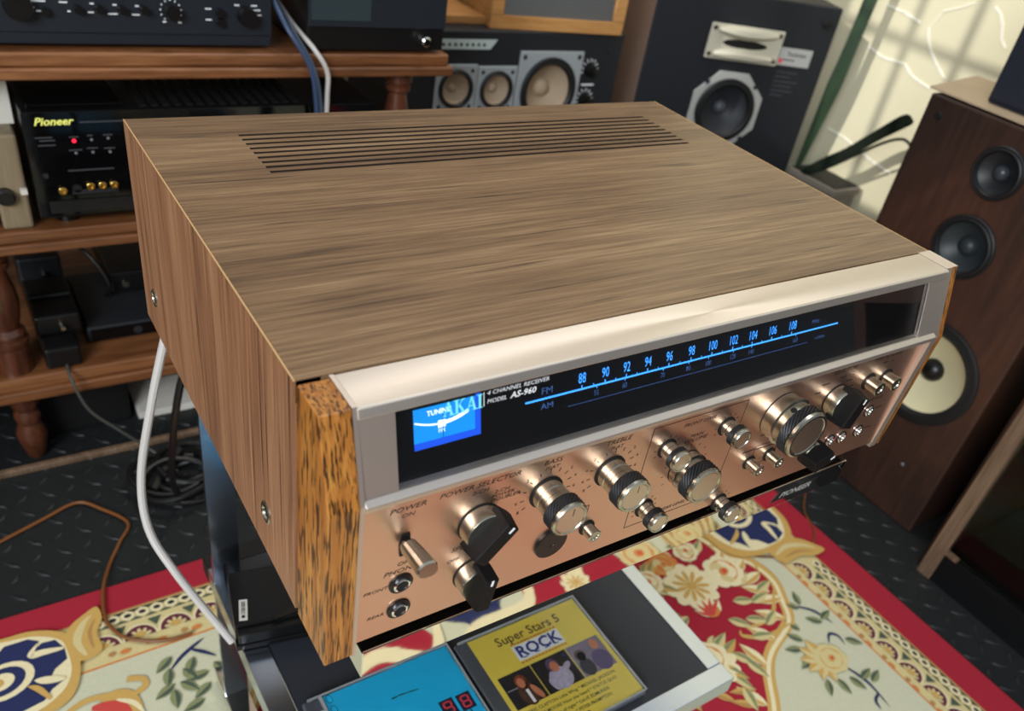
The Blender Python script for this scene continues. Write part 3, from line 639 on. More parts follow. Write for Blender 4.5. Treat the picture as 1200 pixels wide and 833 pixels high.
k = cap_knob(.3058, .0687, .0168, .0250, [(.0164, .0004), (.0164, .0072), (.0174, .0078), (.0174, .0092), (.0158, .0100), (.0158, .0155)], (.0152, .0218), 'tuning_knob')
a_ = radians(118)
MB().lathe((.3058 + .0150 * cos(a_), PY - .0128, .0687 + .0150 * sin(a_)), (cos(a_), 0, sin(a_)), [(.0019, 0), (.0019, .0010)], 16).build('finger_dimple', BLACKM, k)
def pointer_knob(x, z, r, L, ang, th, name):
    c = (x, PY, z)
    k = MB().lathe(c, NY, [(r * 1.05, 0), (r * 1.05, .0006)], 32).build(name, BLACKM, rc_)
    MB().lathe(c, NY, [(r, .0004), (r, .0085), (r * .97, .0092), (r * .9, .0092)], 40).build('collar', NICKEL, k)
    u_ = Vector((cos(ang), 0, sin(ang))); v_ = Vector((-sin(ang), 0, cos(ang)))
    hl = r * 1.16
    pr_ = [(-hl, .0035), (-hl * 1.02, L * .45), (-hl * .94, L), (hl * .94, L), (hl * 1.06, L * .45), (hl, .0035)]
    MB().eprism([(a, b_) for a, b_ in pr_], Vector(c) - v_ * th / 2, u_, NY, v_, th).build('bar_grip', BARBLK, k, bevel=.0010, seg=3)
    e = Vector(c) + u_ * hl * .78 + NY * (L + .0001)
    MB().obox(e, u_ * .0019, v_ * .0006, NY * .0002).build('pointer_mark', WHITEINK, k)
pointer_knob(.0829, .0617, .0118, .0184, radians(48), .0095, 'power_selector_knob')
pointer_knob(.0836, .0232, .0105, .0180, radians(82), .0085, 'speaker_selector_knob')
pointer_knob(.3625, .0660, .0110, .0195, radians(72), .0110, 'source_selector_knob')
pointer_knob(.3520, .0270, .0082, .0200, radians(20), .0095, 'mode_knob')
for cx, cz, L, r in ((.3964, .0718, .0105, .0054), (.4166, .0707, .0100, .0054), (.2949, .0308, .0100, .0044), (.3139, .0317, .0100, .0044), (.1610, .0254, .0085, .0044)):
    k = MB().lathe((cx, PY, cz), NY, [(r * 1.25, 0), (r * 1.25, .0006)], 24).build('push_button', BLACKM, rc_)
    MB().lathe((cx, PY, cz), NY, [(r * .94, .0004), (r * .94, L - .0012), (r, L - .0010), (r, L - .0003), (r * .92, L), (r * .62, L), (r * .56, L - .0007)], 28).build('button_cap', NICKEL, k)
for cx, cz in ((.0415, .0355), (.0416, .0161)):
    k = MB().lathe((cx, PY, cz), NY, [(.0066, 0), (.0066, .0007), (.0060, .0009)], 28).build('headphone_jack', BLACKP, rc_)
    MB().lathe((cx, PY, cz), NY, [(.0046, .0008), (.0046, .0020), (.0040, .0024), (.0034, .0022), (.0033, .0010)], 28).build('jack_ring', CHROME, k)
    MB().lathe((cx, PY, cz), NY, [(.0033, .0009), (.0033, .0018)], 20).build('jack_hole', BLACKM, k)
for cx, cz in ((.4170, .0404), (.4162, .0218), (.3970, .0214), (.3829, .0226)):
    k = MB().lathe((cx, PY, cz), NY, [(.0052, 0), (.0052, .0006)], 24).build('tape_jack', BLACKP, rc_)
    MB().lathe((cx, PY, cz), NY, [(.0042, .0004), (.0042, .0016), (.0036, .0020), (.0027, .0018), (.0026, .0006)], 24).build('jack_ring', CHROME, k)
    MB().lathe((cx, PY, cz), NY, [(.0026, .0006), (.0026, .0009)], 16).build('jack_hole', NICKEL, k)
k = MB().lathe((.1352, PY, .0243), NY, [(.0108, 0), (.0108, .0016), (.0102, .0020), (.0020, .0020), (.0018, .0017)], 36).build('socket_cover', BLACKP, rc_)
MB().box(.1338, .1366, PY - .0022, PY - .0018, .0318, .0326).build('cover_notch', GREYBLK, k)
# power lever
k = MB(); k.eprism([(-.0022, -.0075), (.0022, -.0075), (.0030, 0), (.0022, .0072), (-.0022, .0072), (-.0030, 0)], (.0413, PY, .0637), X, Z, NY, .0007)
k = k.build('power_switch', BLACKM, rc_)
lv = Vector((0, -.024, .0035)).normalized(); a0 = Vector((.0412, PY - .003, .0660))
MB().tube([Vector((.0412, PY, .0650)), a0 + lv * .006], .0022, 10, sub=1).build('lever_neck', BLACKM, k)
lb = MB(); up_ = X.cross(lv)
prs = [(.0036, .0034), (.0040, .0046), (.0050, .0050), (.0052, .0046)]
vs = []; fs = []
st_ = [(0, .0038, .0036), (.002, .0042, .0044), (.012, .0049, .0050), (.0205, .0053, .0052), (.0215, .0049, .0046)]
for d_, a, b_ in st_:
    for q in range(16):
        t_ = 2 * pi * q / 16; cx, cy = cos(t_), sin(t_)
        sx_ = math.copysign(abs(cx) ** .8, cx); sy_ = math.copysign(abs(cy) ** .8, cy)
        h_ = b_ if sy_ < 0 or d_ < .011 else b_ * (.72 if d_ > .011 else 1)
        vs.append(a0 + lv * d_ + X * (a * sx_) + up_ * (h_ * sy_))
for j in range(len(st_) - 1):
    for q in range(16): fs.append((j * 16 + q, j * 16 + (q + 1) % 16, (j + 1) * 16 + (q + 1) % 16, (j + 1) * 16 + q))
fs += [tuple(range(15, -1, -1)), tuple(range((len(st_) - 1) * 16, len(st_) * 16))]
lb.add(vs, fs, 0, False).build('lever_handle', NICKEL, k)

# ------------------------------------------------------------------ CD cases on the lower shelf
CASE = mat('clear_plastic_lid', (255, 255, 255), .04, 0, trans=1., ior=1.3)
YEL = mat('yellow_cover_print', (230, 206, 82), .5, var=.05)
CYAN = mat('cyan_cover_print', (28, 190, 248), .5, bump=((18, 18, 18), .01, .0001), var=.18)
GREYTRAY = mat('grey_case_tray', (82, 86, 94), .4)
ORG = mat('orange_print', (196, 92, 40), .6); BLUEP = mat('blue_print', (36, 56, 130), .6); WHITEP = mat('white_print', (232, 234, 240), .6); DARKP = mat('dark_photo_print', (36, 32, 36), .6)
SKIN = mat('skin_print', (196, 120, 84), .6); HAIR = mat('hair_print', (128, 62, 34), .6); SILV = mat('silver_print', (176, 168, 190), .6, var=.4, bump=((300, 300, 300), .01, .0001)); VIOLET = mat('violet_print', (88, 74, 112), .6); BROWNP = mat('brown_print', (84, 54, 38), .6); LAV = mat('lavender_photo_print', (128, 118, 132), .6); TXT = mat('olive_black_print', (62, 54, 24), .6)
CZ = -.3000
def cdcase(name, label, x0, y1):
    t = thing(name, label, 'CD case', (x0 + .07, y1 - .062, CZ), group='CD cases on the lower shelf')
    x1 = x0 + .140; y0 = y1 - .1235
    MB().box(x0, x1, y0, y1, CZ, CZ + .0065).build('case_tray', GREYTRAY, t, bevel=.0006)
    MB().box(x0 + .0005, x1 - .0005, y0, y1, CZ + .0074, CZ + .0096).build('case_lid', CASE, t, bevel=.0006)
    MB().box(x1 - .0014, x1, y0, y1, CZ + .0065, CZ + .0100).box(x0 + .004, x1, y1 - .0012, y1, CZ + .0065, CZ + .0099).box(x0 + .004, x1, y0, y0 + .0012, CZ + .0065, CZ + .0099).build('case_rim', mat('frosted_rim', (196, 200, 204), .2, trans=.5), t)
    return t
cb = cdcase('cd_case', 'yellow rock compilation CD in a clear case right of the blue one', .1955, .1190)
zc = CZ + .0070
cov = MB().box(.2090, .3335, -.0035, .1165, CZ + .0066, zc).build('cover_sheet', YEL, cb)
pr = MB(); zl = zc + .0001
def rc2(x0, x1, y0, y1, mi, dz=0): pr.poly([(x0, y0, zl + dz), (x1, y0, zl + dz), (x1, y1, zl + dz), (x0, y1, zl + dz)], mi)
def el2(x, y, a, b_, mi, dz=0, r=0): pr.poly([(x + a * cos(t) * cos(r) - b_ * sin(t) * sin(r), y + a * cos(t) * sin(r) + b_ * sin(t) * cos(r), zl + dz) for t in [2 * pi * q / 18 for q in range(18)]], mi)
PM = [WHITEP, BLUEP, ORG, DARKP, SKIN, HAIR, SILV, VIOLET, BROWNP, LAV, TXT]
pr.text('Super Stars 5', .0140, (.2700, .1030, zl), X, Y, 8, sx=.98, bold=.012)
rc2(.2440, .2970, .0760, .0930, 0)
pr.text('ROCK', .0175, (.2705, .0846, zl + .0001), X, Y, 1, sx=1.0, bold=.03)
for ch_x in (.2520, .2660, .2770, .2880): rc2(ch_x - .0028, ch_x + .0022, .0779, .0790, 1, .0001)
pr.text('. . . . . . . . . . . .', .006, (.270, .0965, zl), X, Y, 2, sx=1.0, bold=.08)
for q in range(14): rc2(.2445 + q * .0038, .2445 + q * .0038 + .0026, .0945, .0958, 2); rc2(.2445 + q * .0038, .2445 + q * .0038 + .0026, .0730, .0745, 2)
rc2(.2140, .2490, .0330, .0690, 3); rc2(.2500, .2900, .0330, .0690, 3); rc2(.2910, .3290, .0330, .0690, 9)
# left print: a singer at a microphone in a dark jacket
d = .0001
el2(.2330, .0440, .0090, .0130, 8, d); el2(.2325, .0570, .0062, .0078, 5, d); el2(.2318, .0560, .0038, .0055, 4, 2 * d); rc2(.2318, .2348, .0335, .0480, 0, 2 * d); rc2(.2160, .2270, .0525, .0535, 6, d); el2(.2415, .0420, .003, .009, 4, 2 * d, .3)
el2(.2700, .0440, .0120, .0120, 6, d); el2(.2690, .0590, .0065, .0075, 7, d); el2(.2700, .0570, .0045, .0058, 4, 2 * d); el2(.2810, .0520, .0065, .0032, 6, 2 * d, .6); el2(.2600, .0400, .003, .0075, 6, 2 * d, .3); el2(.2850, .0640, .0016, .0016, 1, 2 * d)
el2(.3180, .0430, .0100, .0120, 7, d); el2(.3200, .0610, .0045, .0060, 4, 2 * d); el2(.3000, .0420, .0075, .0100, 3, d); el2(.3000, .0560, .0060, .0062, 8, 2 * d); el2(.3005, .0545, .0042, .0050, 4, 3 * d)
for i_, s_ in enumerate(['ERIC CLAPTON Little Wing * MICHAEL JACKSON', 'GARY MOORE Have you heard * STATUS QUO', 'Pieces of night * DAVE EDMUNDS', 'Slow down * PETER FRAMPTON']):
    pr.text(s_, .0046, (.2715, .0270 - i_ * .0062, zl), X, Y, 10, sx=1.0, bold=.01)
el2(.2720, .0020, .0022, .0022, 8)
pr.build('cover_print', PM, cov)
ca = cdcase('cd_case', 'bright blue CD case with red digital 98, nearest the left of the shelf', .0505, .1245)
cov = MB().box(.0680, .1885, .0015, .1225, CZ + .0066, zc).build('cover_sheet', CYAN, ca)
pr = MB()
for (x, y) in ((.1610, .0640), (.1775, .0630)):
    rc2(x - .0068, x + .0068, y - .0085, y + .0085, 0)
    segs = dict(a=(0, .0055, 1), g=(0, 0, 1), d=(0, -.0055, 1), f=(-.0034, .0028, 0), b=(.0034, .0028, 0), e=(-.0034, -.0028, 0), c=(.0034, -.0028, 0))
    for s_ in ('abcdfg' if x < .17 else 'abcdefg'):
        sx_, sy_, h_ = segs[s_]
        a, b_ = (.0031, .00085) if h_ else (.00085, .0023)
        rc2(x + sx_ - a, x + sx_ + a, y + sy_ - b_, y + sy_ + b_, 1, .0001)
rc2(.1768, .1780, .020, .0545, 0)
for L_ in ([(.120, .094), (.128, .0945), (.137, .0935), (.146, .0925)], [(.13, .062), (.142, .060), (.150, .0575)]):
    for q in range(len(L_) - 1):
        (xa, ya), (xb, yb) = L_[q], L_[q + 1]; pr.poly([(xa, ya - .0008, zl), (xb, yb - .0004, zl), (xb, yb + .0004, zl), (xa, ya + .001, zl)], 2)
for q in range(9):
    y_ = .118 - q * .011
    el2(.0722, y_, .0028, .0045, 2); el2(.0722, y_, .0021, .0036, 3, .0001)
pr.build('cover_print', [mat('navy_print', (30, 34, 62), .6), mat('red_print', (232, 70, 84), .6), mat('teal_stroke_print', (16, 84, 120), .6), CYAN], cov)
MB().text('NO', .0075, (.0590, .108, CZ + .0067), X, Y, bold=.03).build('spine_lettering', WHITEP, ca)
MB().box(.0640, .0668, .0015, .1235, CZ + .0065, CZ + .0099).build('hinge_bar', mat('frosted_rim', (196, 200, 204), .2), ca)

# ------------------------------------------------------------------ cables
def cable(name, pts, r, m, label, cat='cable', group=None, sub=8):
    return tag(MB().tube(pts, r, 10, sub=sub).build(name, m), label, cat, group)
cable('power_cable', [(.05, .33, .03), (.024, .325, -.002), (.010, .318, -.038), (-.007, .31, -.092), (-.023, .30, -.153), (-.026, .28, -.195), (-.015, .25, -.223), (.004, .225, -.262), (.017, .206, -.286)], .0035, CABLEWHITE, 'thick white cable hanging down behind the left side of the walnut receiver')
cable('power_cable', [(.075, .40, -.02), (.068, .47, -.15), (.060, .50, -.202), (.051, .50, -.235), (.046, .52, -.30), (.050, .58, -.42), (.07, .64, -.505), (.10, .67, -.512)], .0042, CABLEBLK, 'black cable hanging behind the receiver, right of the white cable')
co = MB(); random.seed(11)
for k in range(6):
    cx, cy = .085 + random.uniform(-.02, .02), .675 + random.uniform(-.02, .02); rr = random.uniform(.028, .05); ph = random.uniform(0, 6)
    co.tube([(cx + rr * 1.25 * cos(ph + t * .7), cy + rr * sin(ph + t * .7), FL + .006 + .005 * k + .006 * sin(t * 1.3 + k)) for t in range(10)], .0042, 8, sub=4)
co = tag(co.build('cable_coil', CABLEBLK), 'tangled black cable coil on the floor behind the white cable', 'cable')
MB().tube([(.035, .665, FL + .012), (.062, .70, FL + .02), (.088, .72, FL + .03)], .011, 10, sub=3).build('cable_plug', BLACKP, co)
cable('wire', [(-.16, .647, FL + .004), (-.10, .672, FL + .004), (-.056, .687, FL + .005), (-.03, .664, FL + .004), (-.005, .624, FL + .004), (-.022, .592, FL + .004), (-.040, .560, FL + .004), (-.056, .515, FL + .011), (-.063, .468, RZ + .004), (-.052, .435, RZ + .004), (-.030, .416, RZ + .004), (-.004, .406, RZ + .004), (.02, .405, RZ + .004)], .0022, CABLEBROWN, 'thin orange brown wire lying across the mat and the rug at left', 'wire')
cable('wire', [(-.022, .86, -.365), (-.026, .80, -.363), (-.026, .768, -.372), (-.013, .758, -.418), (.02, .75, -.459), (.056, .74, -.500), (.08, .70, FL + .005)], .0020, mat('grey_wire', (70, 70, 66), .5), 'thin grey wire hanging over the lowest rack shelf to the floor', 'wire')
cable('wire', [(.77, .205, RZ + .003), (.80, .185, RZ + .003), (.85, .165, RZ + .003), (.89, .168, RZ + .003), (.925, .19, RZ + .003), (.955, .235, FL + .004), (1.0, .27, FL + .004)], .0014, CABLEBROWN, 'thin brown wire crossing the right border of the rug', 'wire')
cable('speaker_cable', [(.276, .92, .13), (.274, .84, .115), (.279, .785, .082), (.303, .766, .038), (.312, .766, -.010), (.314, .768, -.06), (.312, .768, -.12)], .0030, CABLEBLUE, 'blue cable draped over the front edge of the top rack shelf, outer strand', 'cable', 'blue cables over the shelf edge')
cable('speaker_cable', [(.286, .93, .12), (.284, .85, .105), (.290, .788, .074), (.309, .767, .034), (.3185, .767, -.012), (.3205, .768, -.06), (.3185, .768, -.12)], .0026, mat('slate_cable', (60, 74, 92), .45), 'slate blue cable draped over the top rack shelf, inner strand', 'cable', 'blue cables over the shelf edge')
cable('speaker_cable', [(.296, .90, .100), (.298, .82, .078), (.314, .776, .054), (.327, .768, .030), (.3275, .768, .000), (.327, .770, -.05)], .0030, CABLEWHITE, 'white cable draped over the top rack shelf beside the blue ones', 'cable')

# ------------------------------------------------------------------ rack on the left
rk = thing('rack', 'brown wooden equipment rack with turned posts at the back left', 'rack', (.03, .95, FL))
RX0, RX1, RY0, RY1 = -.50, .513, .782, 1.13
for zt, th in ((.047, .028), (-.160, .026), (-.367, .034)):
    MB().box(RX0, RX1, RY0 + .004, RY1, zt - th * .55, zt).box(RX0, RX1 + .006, RY0 - .002, RY1, zt - th, zt - th * .55).build('shelf_board', RACK, rk, bevel=.003, seg=3)
def turned(x, y, z0, z1, r):
    L_ = z1 - z0
    pf = [(r, 0), (r, .10), (r * .98, .20), (r * .80, .215), (r * 1.06, .235), (r * 1.08, .27), (r * .86, .285), (r * .86, .30), (r * 1.0, .315), (r * .98, .33), (r * .72, .36), (r * .90, .45), (r * 1.02, .56), (r * .95, .66), (r * .72, .78), (r * .66, .83), (r * .92, .85), (r * .92, .88), (r * .75, .895), (r, .915), (r, 1.0)]
    return MB().lathe((x, y, z0), Z, [(a, t * L_) for a, t in pf], 28)
for px in (-.085, .452):
    for py in (.815, 1.09):
        if px > 0 or True:
            turned(px, py, -.160, .019, .019).build('post', POST, rk); turned(px, py, -.367, -.186, .022).build('post', POST, rk)
            MB().lathe((px, py, FL), Z, [(.010, 0), (.013, .006), (.018, .030), (.020, .045), (.014, .062), (.017, .070), (.017, .078), (.014, .085), (.020, .100), (.020, .119)], 28).build('leg', POST, rk)
tag(MB().box(-.45, .30, .776, .786, FL, FL + .010).build('floor_batten', FRAMEWOOD, None, bevel=.002), 'thin wooden batten lying on the floor below the rack', 'batten')

# preamplifier on top shelf
pa = thing('amplifier', 'navy black amplifier with small knobs on the left end of the top rack shelf', 'amplifier', (.06, .9, .047))
MB().box(-.20, .267, .803, 1.05, .051, .190).build('casing', NAVYBLK, pa, bevel=.0015)
MB().box(-.20, .267, .800, .803, .0645, .190).build('faceplate', NAVYBLK, pa, bevel=.0006)
for px in (-.17, .235):
    for py in (.83, 1.0): MB().lathe((px, py, .047), Z, [(.012, 0), (.012, .005)], 16).build('foot', RUBBER, pa)
ml = MB()
for (x, z, r, L_) in [(-.004, .092, .014, .014), (.0525, .0895, .0042, .010), (.074, .0905, .0042, .010), (.097, .0905, .0042, .010), (.120, .0910, .0042, .010), (.150, .090, .0085, .013), (.205, .0895, .005, .006), (.205, .0790, .005, .006), (.236, .0870, .0110, .013), (.022, .0855, .0045, .006)]:
    kk = MB().lathe((x, .800, z), NY, [(r, 0), (r, L_ * .8), (r * .92, L_), (r * .2, L_)], 24).build('knob', BLACKP, pa)
for x, z, w_ in [(.040, .0955, .008), (.0445, .0865, .003), (.068, .0950, .004), (.066, .0860, .006), (.091, .0945, .004), (.088, .0850, .010), (.114, .0940, .004), (.112, .0848, .008), (.192, .0935, .007), (.192, .0815, .007), (.249, .0935, .009), (.250, .0880, .009), (.246, .0985, .007), (.2255, .0985, .006), (.0165, .0860, .007), (.014, .0960, .018), (.010, .0895, .003), (.142, .078, .004), (.159, .0775, .004)]:
    ml.box(x - w_ / 2, x + w_ / 2, .7994, .8001, z - .0007, z + .0007)
for k in range(11):
    a = radians(-50 + 28 * k); x, z = .150 + .0115 * cos(a), .090 + .0115 * sin(a); ml.box(x - .0007, x + .0007, .7994, .8001, z - .0007, z + .0007)
ml.build('faceplate_marks', WHITEINK, pa)
# cassette deck on top shelf
dk = thing('tape_deck', 'black deck with smoked window and one chrome knob on the top rack shelf', 'deck', (.405, .87, .047))
MB().box(.309, .503, .790, .97, .051, .200).build('casing', BLACKP, dk, bevel=.0015)
MB().box(.309, .503, .7865, .790, .080, .200).build('front_panel', NAVYBLK, dk, bevel=.001)
MB().box(.312, .392, .7850, .7865, .088, .180).build('smoked_window', mat('smoked_window', (52, 62, 66), .15), dk)
for px in (.33, .48):
    for py in (.81, .95): MB().lathe((px, py, .047), Z, [(.010, 0), (.010, .005)], 16).build('foot', RUBBER, dk)
kk = MB().lathe((.4715, .790, .0655), NY, [(.0052, 0), (.0052, .006), (.0065, .007), (.0065, .012), (.005, .0135)], 24).build('knob', CHROME, dk, label='chrome knob')
MB().lathe((.4940, .7868, .0925), NY, [(.0022, 0), (.0022, .001)], 14).build('screw', GREYBLK, dk)
# AV amplifier on the middle shelf
av = thing('amplifier', 'gloss black amplifier with red light and gold sockets on the middle rack shelf', 'amplifier', (.19, .9, -.160))
AVX0, AVX1 = -.0225, .405
MB().box(AVX0, AVX1, .788, 1.06, -.146, -.018).build('casing', mat('black_steel', (16, 17, 18), .3), av, bevel=.002)
MB().box(AVX0, AVX1, .7845, .788, -.142, -.0165).build('front_panel', GLOSSBLK, av, bevel=.0008)
MB().box(AVX0 + .012, AVX1, .7825, .7845, -.138, -.122).build('control_flap', mat('flap_black', (22, 23, 25), .2), av, bevel=.0006)
for px in (.01, .37):
    for py in (.82, 1.03): MB().lathe((px, py, -.160), Z, [(.014, 0), (.014, .015)], 20).build('foot', BLACKP, av)
ls = MB(); ls.text('Pioneer', .0125, (-.0115, .7842, -.0275), X, Z, 0, 'LEFT', shear=.3, sx=1.0, bold=.02); ls.build('brand_lettering', mat('gold_lettering', (224, 226, 120), .4, emit=(214, 216, 100), estr=.4), av)
MB().lathe((.0265, .7845, -.0505), NY, [(.0022, 0), (.0019, .0012)], 16).build('power_light', REDLED, av)
for x, z in [(.045, -.050), (.063, -.049), (.0265, -.0650), (.0445, -.0650), (.063, -.0655)]:
    MB().lathe((x, .7845, z), NY, [(.0016, 0), (.0014, .0008)], 12).build('indicator', DIM, av)
mk = MB()
for x, z, w_ in [(-.004, -.0455, .018), (-.001, -.0490, .016), (-.002, -.0545, .018), (.0265, -.0460, .010), (.044, -.0450, .006), (.063, -.0450, .010), (.0265, -.0615, .014), (.0445, -.0600, .012), (.063, -.0610, .012), (.04, -.086, .05), (.06, -.029, .05)]: mk.box(x - w_ / 2, x + w_ / 2, .7842, .7846, z - .0006, z + .0006)
mk.build('faceplate_marks', mat('faint_print', (70, 72, 76), .6), av)
for x, z in [(.0055, -.1095), (.0360, -.1060), (.0490, -.1060), (.0620, -.1060)]:
    jk = MB().lathe((x, .7845, z), NY, [(.0046, 0), (.0046, .004), (.0040, .0045), (.0022, .0045), (.0020, .002)], 20).build('socket', GOLD, av)
MB().box(.016, .066, .7835, .7846, -.1155, -.1105).build('socket_plate', GREYBLK, av)
MB().lathe((.0215, .7845, -.1085), NY, [(.0050, 0), (.0050, .001)], 20).build('socket_hole', BLACKM, av)
MB().lathe((-.0090, .7845, -.0905), NY, [(.0030, 0), (.0030, .0012)], 14).build('button', GREYBLK, av)
# slats in the lid
vb = MB()
for k in range(15): vb.box(.105 + k * .0135, .112 + k * .0135, .80, .90, -.0185, -.0165)
vb.build('lid_vents', BLACKM, av)
tag(MB().box(-.015, .085, .797, .93, -.0170, -.0125).build('black_folder', GLOSSBLK, None, bevel=.0005), 'thin black folder lying on top of the gloss black amplifier', 'folder')
bx = thing('wooden_box', 'narrow beige wooden box with a black knob left of the gloss black amplifier', 'box', (-.046, .86, -.160))
MB().box(-.0620, -.0300, .797, .98, -.160, -.045).build('casing', CRATE, bx, bevel=.003)
MB().lathe((-.0535, .797, -.1165), NY, [(.010, 0), (.010, .008), (.008, .010)], 20).build('knob', BLACKP, bx)
MB().box(-.0375, -.0305, .790, .797, -.1145, -.1085).build('clip', PAPERW, bx)
tag(MB().box(-.0610, -.0265, .83, .95, -.045, .010).build('paper_stack', PAPERW, None, bevel=.001), 'white paper bundle on the narrow beige wooden box under the top shelf', 'paper')
# boxes on the lowest shelf
bb = thing('set_top_box', 'flat dark grey box at the front of the lowest rack shelf', 'box', (.06, .9, -.367))
MB().box(.010, .145, .842, 1.00, -.365, -.340).build('casing', GREYBLK, bb, bevel=.003)
MB().box(.014, .145, .8395, .842, -.361, -.344).build('front_panel', GLOSSBLK, bb)
MB().lathe((.075, .842, -.3525), NY, [(.006, 0), (.006, .003)], 16).build('knob', GREYBLK, bb)
bb = thing('set_top_box', 'small black box with a silver button stacked at the back of the lowest shelf', 'box', (.11, 1.04, -.34))
MB().box(.060, .20, .925, 1.09, -.3395, -.305).build('casing', BLACKP, bb, bevel=.003)
MB().lathe((.080, .925, -.325), NY, [(.005, 0), (.005, .003)], 16).build('button', NICKEL, bb)
ps = thing('power_strip', 'black power strip with plugged adapters on the lowest shelf by the post', 'power strip', (-.02, .9, -.367))
MB().box(-.050, -.006, .795, 1.05, -.367, -.335).build('strip_body', BLACKP, ps, bevel=.004)
for yy, h_ in ((.98, .05), (.90, .035), (.85, .03)):
    ad = MB().box(-.052, .004, yy - .02, yy + .03, -.335, -.335 + h_).build('adapter', GREYBLK if h_ > .04 else BLACKP, ps, bevel=.004)
    MB().lathe((-.02, yy - .02, -.335 + h_ * .5), NY, [(.004, 0), (.003, .012)], 12).build('plug_pin', NICKEL, ad)
cable('wire', [(-.025, .98, -.28), (.005, .96, -.262), (.035, .93, -.270), (.055, .91, -.31), (.05, .915, -.335)], .0026, CABLEBLK, 'black lead arching from the adapters to the flat grey box', 'wire')
cable('wire', [(-.03, 1.02, -.30), (.00, 1.04, -.275), (.03, 1.07, -.285), (.06, 1.09, -.30), (.10, 1.10, -.33)], .0036, CABLEBLK, 'thick black lead at the back of the lowest rack shelf', 'wire')
tag(MB().box(.060, .155, .845, .93, FL, FL + .012).build('paper_pad', PAPERW, None, bevel=.001), 'pale paper pad on the floor under the rack', 'paper')
tag(MB().box(-.10, .05, .85, 1.02, FL, FL + .08).build('crate', BLACKM, None, bevel=.004), 'low black crate on the floor under the rack', 'crate')

# ------------------------------------------------------------------ speakers behind
CONE = mat('tan_paper_cone', (170, 150, 126), .7, var=.1, bump=((200, 200, 200), .2, .0005)); SURR = mat('rubber_surround', (20, 21, 23), .5); CREAMCONE = mat('cream_cone', (214, 206, 168), .55, var=.05)
def driver(par, c, ax, r, cone=CONE, plate=None, plate_mat=None, dome=.26, name='driver', dome_mat=None, deep=.35):
    o = None
    if plate: o = plate.build(name, plate_mat, par, bevel=.0012)
    ring_ = MB().lathe(c, ax, [(r, -.002), (r, .004), (r * .96, .0055), (r * .90, .005), (r * .84, .0062), (r * .78, .003), (r * .76, .0005)], 48, caps=False)
    if o is None: o = ring_.build(name, SURR, par)
    else: ring_.build('surround', SURR, o)
    MB().lathe(c, ax, [(r * .775, .0015), (r * .60, -r * deep * .5), (r * dome * .8, -r * deep)], 48, caps=False).build('cone', cone, o)
    MB().lathe(c, ax, [(r * dome, -r * deep), (r * dome * .96, -r * deep + r * dome * .35), (r * dome * .75, -r * deep + r * dome * .66), (r * dome * .4, -r * deep + r * dome * .86), (r * dome * .08, -r * deep + r * dome * .92)], 28).build('dust_cap', dome_mat or cone, o)
    return o
def cut(o, holes):
    me0 = o.data; b = MB()
    for c, ax, r_ in holes: b.lathe(Vector(c) - Vector(ax) * .06, ax, [(r_, 0), (r_, .12)], 48)
    t = b.build('cutter', BLACKM); r0 = o
    while r0.parent is not None: r0 = r0.parent
    if r0 is not o: t.parent = r0; t.location = o.location if o.parent is r0 else o.parent.location
    m = o.modifiers.new('hole', 'BOOLEAN'); m.object = t; m.operation = 'DIFFERENCE'; m.solver = 'EXACT'
    dg = bpy.context.evaluated_depsgraph_get(); dg.update()
    me = bpy.data.meshes.new_from_object(o.evaluated_get(dg)); o.modifiers.clear(); o.data = me
    tm = t.data; bpy.data.objects.remove(t); bpy.data.meshes.remove(tm); bpy.data.meshes.remove(me0)
# black centre speaker with three drivers in silver squares
csp = thing('speaker', 'tall black speaker with three tan drivers in silver squares beside the rack', 'speaker', (.80, 1.14, FL))
CY = 1.02; HOLE = BLACKM
cso = MB().box(.56, 1.030, CY, 1.24, FL, .019).build('cabinet', SPKBLK, csp, bevel=.004, seg=3)
def sq(x0, x1, z0, z1): return MB().box(x0, x1, CY - .004, CY, z0, z1)
HO = []
SQS = mat('silver_driver_plate', (176, 184, 190), .35, .3)
for (x0, x1, z1, z0, r) in ((.624, .706, -.037, -.119, .034), (.708, .790, -.040, -.122, .034), (.793, .936, -.014, -.157, .062)):
    cx, cz = (x0 + x1) / 2, (z0 + z1) / 2
    o = driver(csp, (cx, CY - .004, cz), NY, r, CONE, sq(x0, x1, z0, z1), SQS, .28, deep=.45)
    cut(o, [((cx, CY, cz), NY, r * .775)]); HO.append(((cx, CY, cz), NY, r * .79))
    for sx_ in (x0 + .010, x1 - .010):
        for sz in (z0 + .010, z1 - .010): MB().lathe((sx_, CY - .0042, sz), NY, [(.0045 if r > .05 else .0035, 0), (.003, .001)], 14).build('mount_hole', HOLE, o)
cut(cso, HO)
bd = MB().prism([(.60, .004), (.741, .004), (.728, -.012), (.60, -.012)], 1, CY - .0015, CY).build('indicator_strip', mat('pale_strip', (190, 206, 204), .4), csp)
dd = MB()
for k in range(8): dd.box(.632 + k * .0115, .637 + k * .0115, CY - .0019, CY - .0014, -.007, -.002)
dd.build('indicator_marks', INK, bd)
dm = MB()
for cz in (-.048, -.104):
    for k in range(9):
        a = radians(-20 + 27 * k); dm.obox((.958 + .018 * cos(a), CY - .0002, cz + .018 * sin(a)), Vector((cos(a), 0, sin(a))) * .003, Vector((-sin(a), 0, cos(a))) * .0008, Y * .0004)
dm.box(.945, .975, CY - .0006, CY, -.0775, -.0745)
dm.build('dial_marks', WHITEINK, csp)
for cz in (-.048, -.104): MB().lathe((.958, CY, cz), NY, [(.012, 0), (.011, .012), (.008, .013)], 24).build('knob', BLACKP, csp)
MB().lathe((.999, CY, -.013), NY, [(.006, 0), (.005, .002)], 16).build('screw', GREYBLK, csp)
